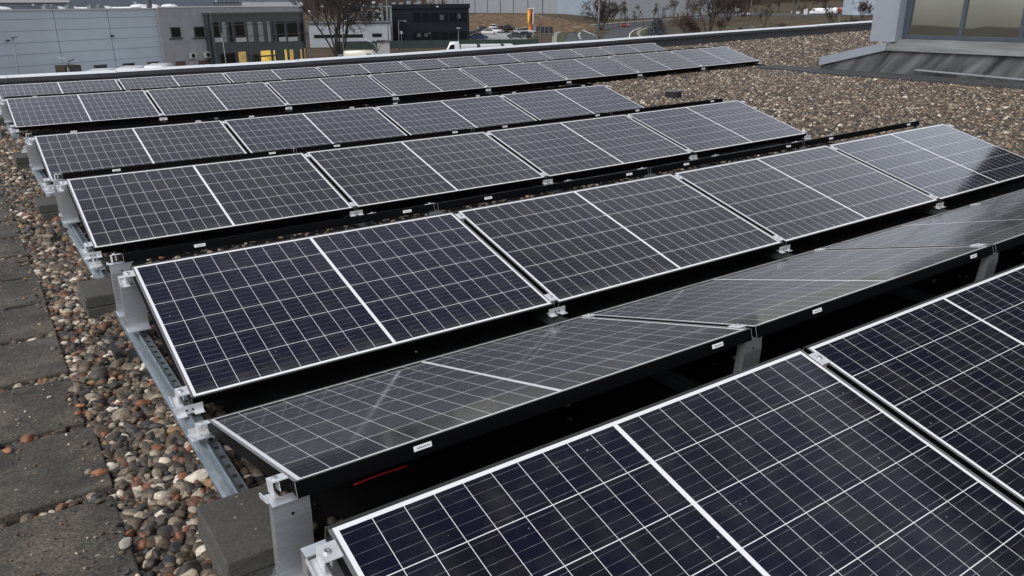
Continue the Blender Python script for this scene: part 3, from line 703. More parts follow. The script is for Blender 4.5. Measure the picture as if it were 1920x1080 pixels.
def mixmat(name, cols, scale, rough=.9, bump=.3, detail=8, stretch=None):
    m, n, l, p = nodes(name); tc = n.new('ShaderNodeTexCoord'); v = tc.outputs['Object']
    if stretch:
        mp_ = n.new('ShaderNodeMapping'); mp_.inputs['Scale'].default_value = stretch; l.new(v, mp_.inputs[0]); v = mp_.outputs[0]
    nz = n.new('ShaderNodeTexNoise'); nz.inputs['Scale'].default_value = scale; nz.inputs['Detail'].default_value = detail; nz.inputs['Roughness'].default_value = .7; l.new(v, nz.inputs['Vector'])
    rp = n.new('ShaderNodeValToRGB'); e = rp.color_ramp.elements
    e[0].position = .3; e[0].color = (*cols[0], 1); e[1].position = .72; e[1].color = (*cols[-1], 1)
    for k, c in enumerate(cols[1:-1]): e.new(.3+.42*(k+1)/(len(cols)-1)).color = (*c, 1)
    l.new(nz.outputs[0], rp.inputs[0]); l.new(rp.outputs[0], p.inputs['Base Color']); p.inputs['Roughness'].default_value = rough; p.inputs['Specular IOR Level'].default_value = .2
    b = n.new('ShaderNodeBump'); b.inputs['Strength'].default_value = bump; b.inputs['Distance'].default_value = .3; l.new(nz.outputs[0], b.inputs['Height']); l.new(b.outputs[0], p.inputs['Normal'])
    return m
M_GROUND = mixmat('dry_grass_ground', [(.020, .020, .012), (.042, .034, .018), (.085, .056, .030), (.16, .105, .056)], .16)
M_BANK = mixmat('bank_grass', [(.035, .022, .012), (.10, .062, .034), (.16, .105, .062), (.27, .19, .125)], .55, stretch=(1, 1, 2.5))
M_GRASS = mixmat('verge_grass', [(.030, .040, .015), (.055, .062, .022), (.085, .078, .034)], .3)
M_ROAD = mixmat('road_asphalt', [(.045, .047, .05), (.06, .062, .066)], .6, .7, .05)
M_PAVE = mixmat('pavement_concrete', [(.20, .19, .16), (.28, .265, .22)], .7, .8, .05)
M_LOT = mixmat('car_park_paving', [(.24, .24, .235), (.32, .32, .31)], .4, .8, .05)
M_WHITE = mat('road_paint', (.72, .72, .70), .6)
def fan(azs, ds, zf):
    vv = []; ff = []; na = len(azs)
    for D in ds:
        for a in azs:
            x, y = CAM[0]+D*math.sin(a), CAM[1]+D*math.cos(a); vv.append((x, y, zf(x, y)))
    for j in range(len(ds)-1):
        for i in range(na-1): ff.append((j*na+i, j*na+i+1, (j+1)*na+i+1, (j+1)*na+i))
    return vv, ff
azs = list(np.linspace(AZT[0], AZT[-1], 140)); ds = [0.5, 60, 100, 150, 175, 200, 220, 235, 243, 250, 258, 266, 274, 282, 300, 315, 330, 360, 420, 500, 600, 800, 1000, 1250, 1499]
mb = MB(); v, f = fan(azs, ds, terrain); mb.add(v, f)
ag = struct(mb.build('ground', [M_GROUND], smooth=True))
mb = MB(); mb.add([(-2500, -2500, -7.6), (2500, -2500, -7.6), (2500, 2500, -7.6), (-2500, 2500, -7.6)], [(0, 1, 2, 3)]); struct(mb.build('terrain', [M_GROUND]))
def strip(name, left, right, m, lift, kind='structure', sub=4):
    mb = MB(); L = []; Rr = []
    for a in range(len(left)-1):
        for k in range(sub if a < len(left)-2 else sub+1):
            t = k/sub; L.append((left[a][0]+(left[a+1][0]-left[a][0])*t, left[a][1]+(left[a+1][1]-left[a][1])*t)); Rr.append((right[a][0]+(right[a+1][0]-right[a][0])*t, right[a][1]+(right[a+1][1]-right[a][1])*t))
    W = 6; vv = []
    for (a, b), (c, d) in zip(L, Rr):
        A, B = ground_at(a, b), ground_at(c, d)
        for k in range(W+1):
            p = A.lerp(B, k/W); vv.append((p.x, p.y, terrain(p.x, p.y)+lift))
    ff = [(i*(W+1)+k, i*(W+1)+k+1, (i+1)*(W+1)+k+1, (i+1)*(W+1)+k) for i in range(len(L)-1) for k in range(W)]
    mb.add(vv, ff); o = mb.build(name, [m])
    if kind: struct(o, kind)
    return o
# main road curving away, its verge, pavements and markings
strip('road', [(1062, 84), (1060, 72), (1066, 62), (1082, 54.5), (1110, 49.5), (1150, 46), (1200, 42), (1262, 37.5), (1330, 33)], [(1120, 84), (1116, 72), (1116, 64), (1122, 58), (1140, 53.5), (1165, 50), (1210, 46), (1270, 40.5), (1335, 35.5)], M_ROAD, .05)
strip('road', [(1132, 84), (1131, 72), (1134, 63), (1145, 56.5), (1168, 51.5), (1212, 46.2)], [(1182, 84), (1178, 72), (1179, 64), (1186, 58), (1200, 53), (1240, 47.5)], M_ROAD, .056)
strip('pavement', [(1035, 84), (1035, 72), (1040, 62), (1056, 54), (1085, 49.5), (1110, 46.2), (1200, 39.5), (1320, 31.5)], [(1044, 84), (1044, 72), (1048, 63.5), (1062, 57), (1087, 52), (1110, 48), (1200, 41), (1320, 32.8)], M_PAVE, .14)
strip('verge', [(1045, 84), (1045, 72), (1049, 64), (1060, 59)], [(1061, 84), (1059, 72), (1061, 66), (1068, 60.5)], M_GRASS, .10)
strip('kerb', [(1179, 72), (1180, 64), (1187, 58), (1200, 53)], [(1181, 72), (1182, 64), (1189, 58), (1203, 53)], M_WHITE, .15)
strip('verge', [(1183, 72), (1184, 64), (1190, 58), (1204, 53)], [(1240, 72), (1238, 64), (1236, 58), (1232, 52)], M_GRASS, .09)
strip('path', [(1200, 72), (1193, 64), (1196, 58), (1210, 53), (1226, 50)], [(1206, 72), (1199, 64.5), (1202, 59), (1214, 54), (1230, 51)], M_PAVE, .16)
mb = MB()
for (a, b) in ((1088, 74), (1086, 70.5), (1085, 67.5), (1086, 64.6), (1087.5, 62), (1090, 59.5), (1093, 57.2), (1097, 55.4)):
    p = ground_at(a, b); q = ground_at(a+.4, b-1.7)
    d = (q-p).normalized(); nrm = Vector((d.y, -d.x, 0)).normalized()*.22
    mb.add([(w.x, w.y, terrain(w.x, w.y)+.12) for w in (p-nrm, p+nrm, q+nrm, q-nrm)], [(0, 1, 2, 3)])
struct(mb.build('road_markings', [M_WHITE]))
strip('car_park', [(840, 79), (860, 66), (880, 57.5)], [(990, 79), (985, 66), (985, 57)], M_LOT, .05)
strip('road', [(1290, 30), (1400, 24.5), (1560, 27.5), (1660, 26)], [(1290, 36), (1400, 29), (1560, 30), (1660, 29)], M_ROAD, .06)
# rough dry-grass bank below the white hall
def bank():
    a0, a1 = px_az(862), px_az(1118); mb = MB()
    from mathutils import noise
    def zf(x, y): return terrain(x, y)+.12+max(0, .9*noise.noise(Vector((x*.13, y*.13, 0)))+.5*noise.noise(Vector((x*.5, y*.5, 3))))
    v, f = fan(list(np.linspace(a0, a1, 90)), list(np.linspace(243, 300, 30)), zf); mb.add(v, f); o = mb.build('bank', [M_BANK]); struct(o)
bank()

# ------------------------------------------------------------------ wall planes laid out in their own coordinates
class Wall:
    """A vertical facade plane through P with horizontal direction az; s runs along it, z is height, n points to the front."""
    def __init__(w, px, py, D, azdeg):
        w.P = at(px, py, D); w.u = Vector((math.sin(R(azdeg)), math.cos(R(azdeg)), 0)); w.n = Vector((w.u.y, -w.u.x, 0))
        if w.n.dot(C0-w.P) < 0: w.n = -w.n
    def sz(w, px, py):
        d = ray(px, py); t = (w.P-C0).dot(w.n)/d.dot(w.n); q = C0+d*t; return (q-w.P).dot(w.u), q.z
    def M(w):
        return Matrix(((w.u.x, -w.n.x, 0, w.P.x), (w.u.y, -w.n.y, 0, w.P.y), (0, 0, 1, 0), (0, 0, 0, 1)))   # local: x along, y into the building, z up
    def thing(w, name, label, cat, group=None):
        return thing(name, label, cat, M=w.M(), group=group)
def rect(w, x0, y0, x1, y1):
    s0, za = w.sz(x0, y0); s1, zb = w.sz(x1, y1); _, zc = w.sz(x0, y1); _, zd = w.sz(x1, y0)
    return s0, s1, (zb+zc)/2, (za+zd)/2
M_PANELB = mat('pale_blue_cladding', (.43, .475, .52), .5, .1, .05, .4)
M_SEAM = mat('cladding_seam', (.17, .205, .24), .6)
M_PLASTER = mat('grey_plaster', (.31, .305, .315), .85, 0, .1, 1.5, bump=.1)
M_GREYFAC = mat('grey_facade_panel', (.060, .066, .070), .4, .2, .08, 1)
M_MULL = mat('facade_mullion', (.085, .095, .10), .4, .4)
def winmat(name, c, r=.08): return mat(name, c, r, 0, .3, .6)
M_DGLASS = winmat('dark_glass', (.008, .010, .012)); M_CURT = mat('pale_blind', (.24, .265, .26), .6); M_DOORW = mat('white_infill', (.42, .44, .44), .5)
M_BROWN = mat('brown_board', (.10, .055, .03), .6, var=.4); M_ROOFW = mat('roof_light_white', (.66, .67, .68), .4)
def lit(name, c, s):
    m, n, l, p = nodes(name); p.inputs['Base Color'].default_value = (.2, .15, .05, 1); p.inputs['Emission Color'].default_value = (*c, 1); p.inputs['Emission Strength'].default_value = s
    tc = n.new('ShaderNodeTexCoord'); nz = n.new('ShaderNodeTexNoise'); nz.inputs['Scale'].default_value = 1.2; l.new(tc.outputs['Object'], nz.inputs['Vector'])
    l.new(math_node(n, l, 'MULTIPLY', nz.outputs[0], s*1.9), p.inputs['Emission Strength']); return m
M_LIT = lit('lit_window', (.95, .62, .10), .42); M_LITD = lit('dim_lit_window', (.75, .50, .14), .22)

M_STEEL0 = mat('fan_steel', (.16, .18, .19), .5, .3)
W1 = Wall(292, 60, 100, 61)
# pale warehouse
wh = W1.thing('warehouse', 'long pale blue-grey warehouse with horizontal cladding at the left', 'building')
s0, _ = W1.sz(-70, 60); _, zt0 = W1.sz(0, 23.5); sR, zt1 = W1.sz(291, 15.5); zt = (zt0+zt1)/2
mb = MB(); mb.box(s0, sR, 0, 26, GZ, zt); mb.build('wall', [M_PANELB], wh)
mb = MB()
for i in range(9):
    z = zt-.75-i*1.05; mb.box(s0, sR-.02, -.012, .0, z-.02, z+.02)
for px in (104, 205): 
    s, _ = W1.sz(px+2, 60); mb.box(s-.03, s+.03, -.014, 0, GZ, zt)
mb.build('cladding_joints', [M_SEAM], wh)
mb = MB(); mb.box(s0, sR, -.12, .4, zt+.002, zt+.14); mb.build('roof_edge', [mat('edge_trim', (.42, .45, .48), .5, .2)], wh)
for a in ((175, 121, 202, 132), (229, 118, 254, 131), (275, 115.5, 300, 130)):
    r = rect(W1, *a); r = (r[0], min(r[1], sR-.05), r[2], r[3]); mb = MB(); mb.box(r[0], r[1], -.05, 0, r[2]-1, r[3]); f = mb.build('window', [M_MULL], wh)
    mb = MB(); mb.box(r[0]+.12, r[1]-.12, -.06, -.051, r[2]-.9, r[3]-.12); mb.build('pane', [M_DGLASS], f)
for px, py in ((13.5, 75.5), (209, 67)):
    r = rect(W1, px-2.5, py-1.5, px+2.5, py+2); mb = MB(); mb.box(r[0], r[1], -.25, 0, r[2], r[3]); mb.build('wall_lamp', [M_GREYFAC], wh)
for px, w_ in ((28, 15), (132, 14), (160, 12), (222, 14)):
    s, z = W1.sz(px, 18); dm = MB(); k = w_*.068
    dm.lathe([(k, 0), (k*.95, .14), (k*.7, .27), (k*.3, .34), (.02, .36)], (0, 0, 0), 14)
    o = dm.build('roof_light', [M_ROOFW], wh, 0, True); o.location = (s, 2.2, zt+.05)
for px in (8, 108, 120, 192, 208, 150):
    s, z = W1.sz(px, 18); mb = MB(); mb.box(-.34, .34, -.3, .3, 0, .36); mb.box(-.2, .2, -.2, .2, .36, .5); o = mb.build('roof_fan', [M_STEEL0], wh, .05); o.location = (s, 1.6, zt+.05)
s, z = W1.sz(292, 8); mb = MB(); mb.lathe([(.3, 0), (.3, 1.2), (.42, 1.25), (.42, 1.7), (.2, 1.9)], (0, 0, 0), 12); o = mb.build('flue', [M_GREYFAC], wh); o.location = (s-.2, .8, zt)
# plaster office block beside it
ob = W1.thing('office_block', 'grey plastered two-storey office block with a glazed dark bay', 'building')
sL, _ = W1.sz(292.5, 60); _, zo = W1.sz(293, 14.5); sE, _ = W1.sz(557, 12); 
mb = MB(); mb.box(sR+.01, sE, -.25, 16, GZ, zo); mb.build('wall', [M_PLASTER], ob)
mb = MB(); mb.box(sR+.0, sE+.1, -.33, 16.1, zo+.002, zo+.12); mb.build('roof_edge', [M_ROOFW], ob)
def window(w, parent, a, pane, frame=M_MULL, y=-.25, f=.08, name='window', d=.06):
    r = rect(w, *a); mb = MB(); mb.box(r[0], r[1], y-d, y, r[2], r[3]); o = mb.build(name, [frame], parent)
    mb = MB(); mb.box(r[0]+f, r[1]-f, y-d-.012, y-d-.001, r[2]+f, r[3]-f); mb.build('pane', [pane], o); return o
for a in ((315.5, 50.5, 337, 71), (359.5, 49.5, 381, 70)):
    window(W1, ob, a, M_DGLASS, f=.1); r = rect(W1, a[0]-1, a[3], a[2]+2.5, a[3]+2.2); mb = MB(); mb.box(r[0], r[1], -.42, -.25, r[2], r[3]); mb.build('sill', [M_GREYFAC], ob)
window(W1, ob, (325.5, 114.5, 345.5, 124), M_BROWN); window(W1, ob, (369, 112.5, 389, 122), M_BROWN)
for a in ((350, 98.5, 363, 110), (377.5, 96.8, 391, 108.5)):
    r = rect(W1, *a); mb = MB(); mb.box(r[0], r[1], -.62, -.27, r[2], r[3]); o = mb.build('air_conditioner', [mat('ac_white', (.40, .40, .40), .5) if a[0] == 350 else bpy.data.materials['ac_white']], ob, .02)
    mb = MB(); cx_, cz_ = (r[0]*.6+r[1]*.4), (r[2]+r[3])/2; rr = (r[3]-r[2])*.36
    mb.tube([(cx_, -.64, cz_), (cx_, -.622, cz_)], rr, 14); mb.build('fan_grille', [M_DGLASS], o)
for px in (295, 318, 352):
    s, z = W1.sz(px, 10); dm = MB(); k = .95; dm.lathe([(k, 0), (k*.95, .14), (k*.7, .27), (k*.3, .34), (.02, .36)], (0, 0, 0), 14)
    o = dm.build('roof_light', [M_ROOFW], ob, 0, True); o.location = (s, 3, zo+.05)
mb = MB()
s, _ = W1.sz(458, 8)
for k in range(7): mb.tube([(s-2+k*.65, 3, zo+.1), (s-1.8+k*.65, 3, zo+1.3)], .07, 5)
mb.tube([(s-2.2, 3, zo+.5), (s+2.4, 3, zo+.5)], .12, 5); mb.tube([(s-2.2, 3.2, zo+1.0), (s+2.4, 3.2, zo+1.1)], .12, 5)
mb.build('roof_pipework', [M_GREYFAC], ob)
# glazed bay
bay = W1.thing('glazed_bay', 'projecting dark grey glazed entrance bay with yellow lit ground-floor windows', 'building')
YB = -.85
def brect(a):
    r = rect(W1, *a); k = 1  # the bay stands 2.2 m in front of the wall: shrink towards the camera
    out = []
    for s, z in ((r[0], r[2]), (r[1], r[3])):
        p = W1.P+W1.u*s; p = Vector((p.x, p.y, z)); d = p-C0; t = (d.dot(W1.n)+.85)/d.dot(W1.n)
        q = C0+d*t; out.append(((q-W1.P).dot(W1.u), q.z))
    return out[0][0], out[1][0], out[0][1], out[1][1]
b = brect((387, 26, 576, 122)); 
mb = MB(); mb.box(b[0], b[1], YB, -.26, GZ, b[3]); mb.build('wall', [M_GREYFAC], bay)
mb = MB(); mb.box(b[0]-.1, b[1]+.1, YB-.1, -.26, b[3]+.002, b[3]+.22); mb.build('roof_edge', [M_MULL], bay)
def bwin(a, pane, name='window', f=.05):
    r = brect(a); mb = MB(); mb.box(r[0], r[1], YB-.05, YB, r[2], r[3]); o = mb.build(name, [M_MULL], bay)
    mb = MB(); mb.box(r[0]+f, r[1]-f, YB-.06, YB-.051, r[2]+f, r[3]-f); mb.build('pane', [pane], o)
def up(x): return -(x-395)*.012           # rows climb slightly to the right
xsu = [(395, 414, M_DGLASS), (414, 427, M_CURT), (427, 438, M_DGLASS), (438, 461, M_DGLASS), (461, 477, M_CURT), (481, 496, M_CURT), (498, 509, M_CURT), (509, 516, M_DGLASS), (516, 536, M_DGLASS), (536, 560, M_DGLASS), (560, 574, M_DGLASS)]
for x0, x1, pm in xsu:
    bwin((x0, 41+up(x0), x1-.4, 80+up(x0)), pm)
for x0, x1 in ((398, 417), (441, 462), (522, 536), (539, 558)):
    r = brect((x0, 71+up(x0), x1, 79+up(x0))); mb = MB(); mb.box(r[0], r[1], YB-.075, YB-.062, r[2], r[3]); mb.build('white_infill', [M_DOORW], bay)
for x0, x1, y0, pm in ((412, 444, 99, M_DGLASS), (445, 464, 96, M_LITD), (466, 486, 95, M_GREYFAC), (487, 510, 94, M_LIT), (511, 518, 93.5, M_LIT), (532, 540, 92, M_LIT), (541, 552, 92, M_LITD), (561, 568, 91, M_LITD), (569, 577, 90, M_LITD)):
    bwin((x0, y0, x1, y0+30), pm)
r = brect((487, 103, 519, 106)); mb = MB(); mb.box(r[0], r[1], YB-.09, YB-.062, r[2], r[3]); mb.build('transom', [M_GREYFAC], bay)
for px in (488, 496, 505, 513, 519):
    r = brect((px, 105, px+2.2, 124)); mb = MB(); mb.box(r[0], r[1], YB-.10, YB-.062, r[2], r[3]); mb.build('door_post', [M_GREYFAC], bay)
for y in (45.5, 67):
    r = brect((393, y+1, 576, y-1.2)); zc = sum(brect((393, y, 576, y-2.2))[2:])/2
    mb = MB(); mb.box(b[0], b[1], YB-.09, YB-.061, zc-.035, zc+.035); mb.build('transom', [M_MULL], bay)
mb = MB(); mb.box(b[0]+.25, b[0]+.45, YB-.35, YB-.06, GZ, b[3]); mb.build('post', [M_MULL], bay)
mb = MB(); mb.box(b[1]-.2, b[1]-.05, YB-.2, YB-.06, GZ, b[3]); mb.build('post', [M_MULL], bay)

# great hall behind the warehouse
W2 = Wall(280, 8, 215, 66)
M_HALL2 = mat('far_hall_cladding', (.20, .225, .265), .6, .1, .06, .3)
h2 = W2.thing('far_hall', 'large blue-grey hall filling the skyline behind the warehouse', 'building')
a, _ = W2.sz(-120, 8); c, _ = W2.sz(566, 8)
mb = MB(); mb.box(a, c, 0, 40, GZ, 13); mb.build('wall', [M_HALL2], h2)
mb = MB(); s, z = W2.sz(560, 6); mb.box(s-20, c+.03, -.4, 0, z-.9, z+.3); s, z = W2.sz(0, 1); mb.box(a, s+14, -.5, 0, z-.4, z+.3); mb.build('eaves_strip', [M_ROOFW], h2)
for px, py in ((60, 9.5), (252, 5.5), (403, 2.5)):
    s, z = W2.sz(px, py); mb = MB(); mb.box(s-.28, s+.28, -.5, 0, z-.18, z+.18); mb.build('wall_lamp', [M_ROOFW], h2, .06)

# white low workshop with vents, green fence
W3 = Wall(735, 60, 172, 112)
ws = W3.thing('workshop', 'low pale workshop with a dark ribbon window behind the bare tree', 'building')
r = rect(W3, 578, 44, 734, 90); mb = MB(); mb.box(r[0], r[1], 0, 14, GZ, r[3]); mb.build('wall', [mat('workshop_wall', (.30, .325, .35), .7, 0, .08, .3)], ws)
r = rect(W3, 588, 64.5, 681, 71); window(W3, ws, (588, 64.5, 681, 71), M_DGLASS, y=0); window(W3, ws, (697.5, 62.5, 716, 69.5), M_DGLASS, y=0)
mb = MB(); r = rect(W3, 576, 42, 735, 44); mb.box(r[0], r[1], -.3, 14.2, r[2]+.01, r[3]); mb.build('roof', [mat('workshop_roof', (.07, .07, .075), .7)], ws)
# pipe rack with mushroom vents on the roof line behind
W4 = Wall(690, 30, 186, 108)
M_STEEL = mat('rack_steel', (.20, .23, .25), .5, .3); M_DARKEQ = mat('dark_equipment', (.030, .030, .032), .7)
rk = W4.thing('pipe_rack', 'steel process rack with white mushroom vents beside the black office', 'machinery')
mb = MB(); r = rect(W4, 636, 11, 734, 13.5); mb.box(r[0], r[1], -.3, .3, r[2], r[3])
r2 = rect(W4, 640, 40, 734, 42); mb.box(r2[0], r2[1], -.3, .3, r2[2], r2[3])
for px in (640, 655, 670, 684, 688, 701, 717, 726, 733):
    s, z = W4.sz(px, 30); mb.box(s-.18, s+.18, -.2, .2, GZ, r[3])
mb.build('frame', [M_STEEL], rk)
for i, (px, py) in enumerate(((657, 7.5), (677, 6), (683, 10), (701, 5), (713.5, 8), (604, 13), (581, 21))):
    s, z = W4.sz(px, py); mb = MB(); mb.lathe([(.14, -2.6), (.14, 0), (.42, .02), (.38, .22), (.2, .36), (.03, .4)], (0, 0, 0), 12); o = mb.build('mushroom_vent', [M_ROOFW], rk, 0, True); o.location = (s, 0, z-.15)
    if py > 12: mb = None
for a in ((676, 18, 688, 19.5), (690, 18.5, 697, 20), (704, 18, 711, 21.5), (709, 22, 716, 24), (657, 17.5, 664, 19), (656, 21.5, 661, 23), (645, 38, 651, 39.5), (711, 29, 714, 31), (688, 40, 696, 42), (706, 35.5, 709, 38)):
    r = rect(W4, *a); mb = MB(); mb.box(r[0], r[1], -.5, .1, r[2], r[3]); mb.build('vent_box', [M_ROOFW], rk, .03)
for a in ((676, 19, 686, 42), (690, 21, 698, 40), (705, 24, 716, 42), (640, 15, 660, 42), (718, 19, 731, 42)):
    r = rect(W4, *a); mb = MB(); mb.box(r[0], r[1], .35, 2.2, r[2], r[3]); mb.build('tank', [M_DARKEQ], rk, .15)

# black office building
W5 = Wall(735, 60, 190, 118)
M_BLACKB = mat('black_cladding', (.006, .008, .0125), .6, 0, .15, .4, spec=.2); M_BGLASS = mat('black_glass', (.004, .005, .007), .4, 0, .3, .6, spec=.12); M_BIT = mat('interior_pale', (.05, .055, .06), .8)
bo = W5.thing('black_office', 'black cubic two-storey office with flush dark ribbon windows', 'building')
r = rect(W5, 733, 8, 881, 96); mb = MB(); mb.box(r[0], r[1], 0, 18, GZ, r[3]); mb.build('wall', [M_BLACKB], bo)
mb = MB(); mb.box(r[0]-.05, r[1]+.25, -.25, 18.1, r[3]-.9, r[3]+.05); mb.build('roof_edge', [M_BLACKB], bo)
for y0, y1 in ((23, 43), (59, 76)):
    for k in range(6):
        x0 = 773+k*17.2; o = window(W5, bo, (x0, y0-k*.15, x0+16.6, y1-k*.15), M_BGLASS, M_BLACKB, 0, .12)
for a in ((782, 62.5, 789, 69), (796, 62, 802, 69), (803.5, 60.5, 808, 64), (825, 28, 832, 37), (858, 26, 864, 34)):
    r_ = rect(W5, *a); mb = MB(); mb.box(r_[0], r_[1], -.09, -.085, r_[2], r_[3]); mb.build('blind', [M_BIT], bo)
r_ = rect(W5, 818, 11.5, 822, 13.2); mb = MB(); mb.box(r_[0], r_[1], -.3, 0, r_[2], r_[3]); mb.build('wall_lamp', [M_ROOFW], bo)
mb = MB()
for px in (738, 752, 766, 780, 786, 842, 860):
    s, z = W5.sz(px, 6); hgt = random.uniform(.25, .9); mb.box(s-.5, s+.4, 2, 3, r[3]+.06, r[3]+hgt)
mb.build('roof_units', [M_STEEL], bo)
# green mesh fence
M_GFENCE = mat('green_fence', (.012, .028, .024), .6, 0, .25, .6)
W6 = Wall(735, 80, 163, 117)
fe = W6.thing('green_fence', 'dark green privacy fence in front of the black office', 'fence')
a, zt_ = W6.sz(632, 82); c, zt2 = W6.sz(1010, 74)
mb = MB(); mb.box(a, c, -.03, .03, GZ, zt2+.1); mb.build('panel', [M_GFENCE], fe)
k = a
while k < c:
    mb = MB(); mb.box(k-.04, k+.04, -.1, -.031, GZ, zt2+.2); mb.build('post', [M_GFENCE], fe); k += 4.5
# pale kiosk and white boxes near the fence
W7 = Wall(710, 88, 140, 117)
kk = W7.thing('kiosk', 'small pale kiosk with a dark flat roof by the green fence', 'kiosk')
r = rect(W7, 707, 79, 731, 98); mb = MB(); mb.box(r[0], r[1], 0, 2, GZ, r[3]); mb.build('wall', [mat('kiosk_wall', (.36, .36, .35), .7)], kk)
mb = MB(); r2 = rect(W7, 706, 76, 731.5, 79); mb.box(r2[0], r2[1], -.2, 2.2, r[3]+.002, r2[3]); mb.build('roof', [M_DARKEQ], kk)

# big white hall with dark vertical strips
pL, pR = at(850, 24, 590), at(1146, 24, 405)
az = math.degrees(math.atan2(pR.x-pL.x, pR.y-pL.y))
W8 = Wall(1146, 24, 405, az)
hw = W8.thing('strip_hall', 'huge pale grey hall with black vertical strips beyond the bank', 'building')
M_HALLW = mat('hall_cladding', (.245, .255, .27), .6, .1, .06, .2)
a, zb = W8.sz(800, 27); c, _ = W8.sz(1146, 27)
mb = MB(); mb.box(a, c, 0, 60, -6.5, 20); mb.build('wall', [M_HALLW], hw)
for px in (868, 891, 914.5, 938.5, 963, 990, 1017.5, 1046.3, 1076.5, 1109, 1142.5):
    s, z = W8.sz(px, 20); mb = MB(); s -= .1
    for q in range(16): mb.box(s-.5, s+.5, -.08, 0, -4.6+q*1.4, -3.5+q*1.4)
    mb.build('dark_strip', [M_DARKEQ], hw)
W9 = Wall(1147, 24, 405.5, 96)
hb = W9.thing('blue_hall', 'blue-grey hall wing with a tall dark doorway behind roadside trees', 'building')
M_HALLB = mat('hall_blue', (.25, .29, .345), .6, .1, .06, .2); M_PALEB = mat('hall_pale_strip', (.40, .42, .44), .6)
c, _ = W9.sz(1335, 20)
mb = MB(); mb.box(.05, c, .3, 50, -8, 20); mb.build('wall', [M_HALLB], hb)
for a in ((1226, -20, 1230, 16), (1238, 4.5, 1250, 24)):
    r = rect(W9, *a); mb = MB(); mb.box(r[0], r[1], .18, .3, r[2], r[3]); mb.build('doorway', [M_GREYFAC], hb)
for a in ((1272, 2, 1275.5, 24), (1298, 4, 1303, 22), (1252, 6, 1256, 24), (1218, -10, 1221, 20)):
    r = rect(W9, *a); mb = MB(); mb.box(r[0], r[1], .2, .3, r[2], r[3]); mb.build('pale_strip', [M_PALEB], hb)
for a in ((1267, -4, 1273, 1), (1277, -4, 1281, 1), (1292, -2, 1296, 1.5), (1291, 13, 1297, 16)):
    r = rect(W9, *a); mb = MB(); mb.box(r[0], r[1], .22, .3, r[2], r[3]); mb.build('window', [M_DGLASS], hb)
# pale house at the far right
W10 = Wall(1618, 8, 330, 122)
hs_ = W10.thing('pale_house', 'pale blue rendered house beyond the vans at the right', 'house')
r = rect(W10, 1604, -12, 1650, 20); mb = MB(); mb.box(r[0], r[1], 0, 9, -6, r[3]); mb.build('wall', [mat('pale_render', (.34, .39, .46), .7)], hs_)
mb = MB(); L_ = r[1]-r[0]; mb.add([(r[0]-.4, -.5, r[3]), (r[1]+.4, -.5, r[3]), (r[1]+.4, 9.5, r[3]), (r[0]-.4, 9.5, r[3]), (r[0]-.4, 4.5, r[3]+3), (r[1]+.4, 4.5, r[3]+3)], [(0, 1, 5, 4), (2, 3, 4, 5), (0, 4, 3), (1, 2, 5), (0, 3, 2, 1)]); mb.build('roof', [M_DARKEQ], hs_)

# ------------------------------------------------------------------ vehicles
M_TYRE = mat('tyre', (.012, .012, .012), .8); M_HUB = mat('wheel_rim', (.35, .35, .36), .4, .6); M_CGLASS = mat('car_glass', (.012, .014, .016), .06); M_LAMP = mat('headlight', (.7, .7, .7), .2); M_TAIL = mat('tail_light', (.35, .01, .01), .3)
PAINT = {}
def paint(c):
    if c not in PAINT: PAINT[c] = mat('car_paint', c, .25, .15, .04, 2)
    return PAINT[c]
def lofted(secs, name, m, parent):      # secs: list of (x, halfwidth_bottom, halfwidth_top, z0, z1)
    mb = MB(); vv = []; n = 8
    for x, wb, wt, z0_, z1_ in secs:
        vv += [(x, -wb*.9, z0_), (x, -wb, z0_+.12*(z1_-z0_)), (x, -(wb+wt)/2*1.0, z0_+.7*(z1_-z0_)), (x, -wt*.9, z1_), (x, wt*.9, z1_), (x, (wb+wt)/2*1.0, z0_+.7*(z1_-z0_)), (x, wb, z0_+.12*(z1_-z0_)), (x, wb*.9, z0_)]
    k = len(secs); ff = [(i*n+j, i*n+(j+1) % n, (i+1)*n+(j+1) % n, (i+1)*n+j) for i in range(k-1) for j in range(n)] + [tuple(range(n-1, -1, -1)), tuple((k-1)*n+j for j in range(n))]
    mb.add(vv, ff); return mb.build(name, [m], parent, .03, True)
def wheels(t, xs_, hw, r=.32):
    for x in xs_:
        for s in (-1, 1):
            mb = MB(); mb.tube([(x, s*(hw-.2), r), (x, s*(hw+.01), r)], r, 14); w_ = mb.build('wheel', [M_TYRE], t)
            mb = MB(); mb.tube([(x, s*(hw+.005), r), (x, s*(hw+.02), r)], r*.6, 10); mb.build('rim', [M_HUB], w_)
def place(t, px, py, head, ground=True, D=None):
    p = ground_at(px, py) if D is None else at(px, py, D)
    t.location = (p.x, p.y, terrain(p.x, p.y)+.06); t.rotation_euler = (0, 0, head)
def view_head(px, deg):                  # heading relative to the line of sight at that column (90 = broadside)
    return math.pi/2 - px_az(px) - R(deg)
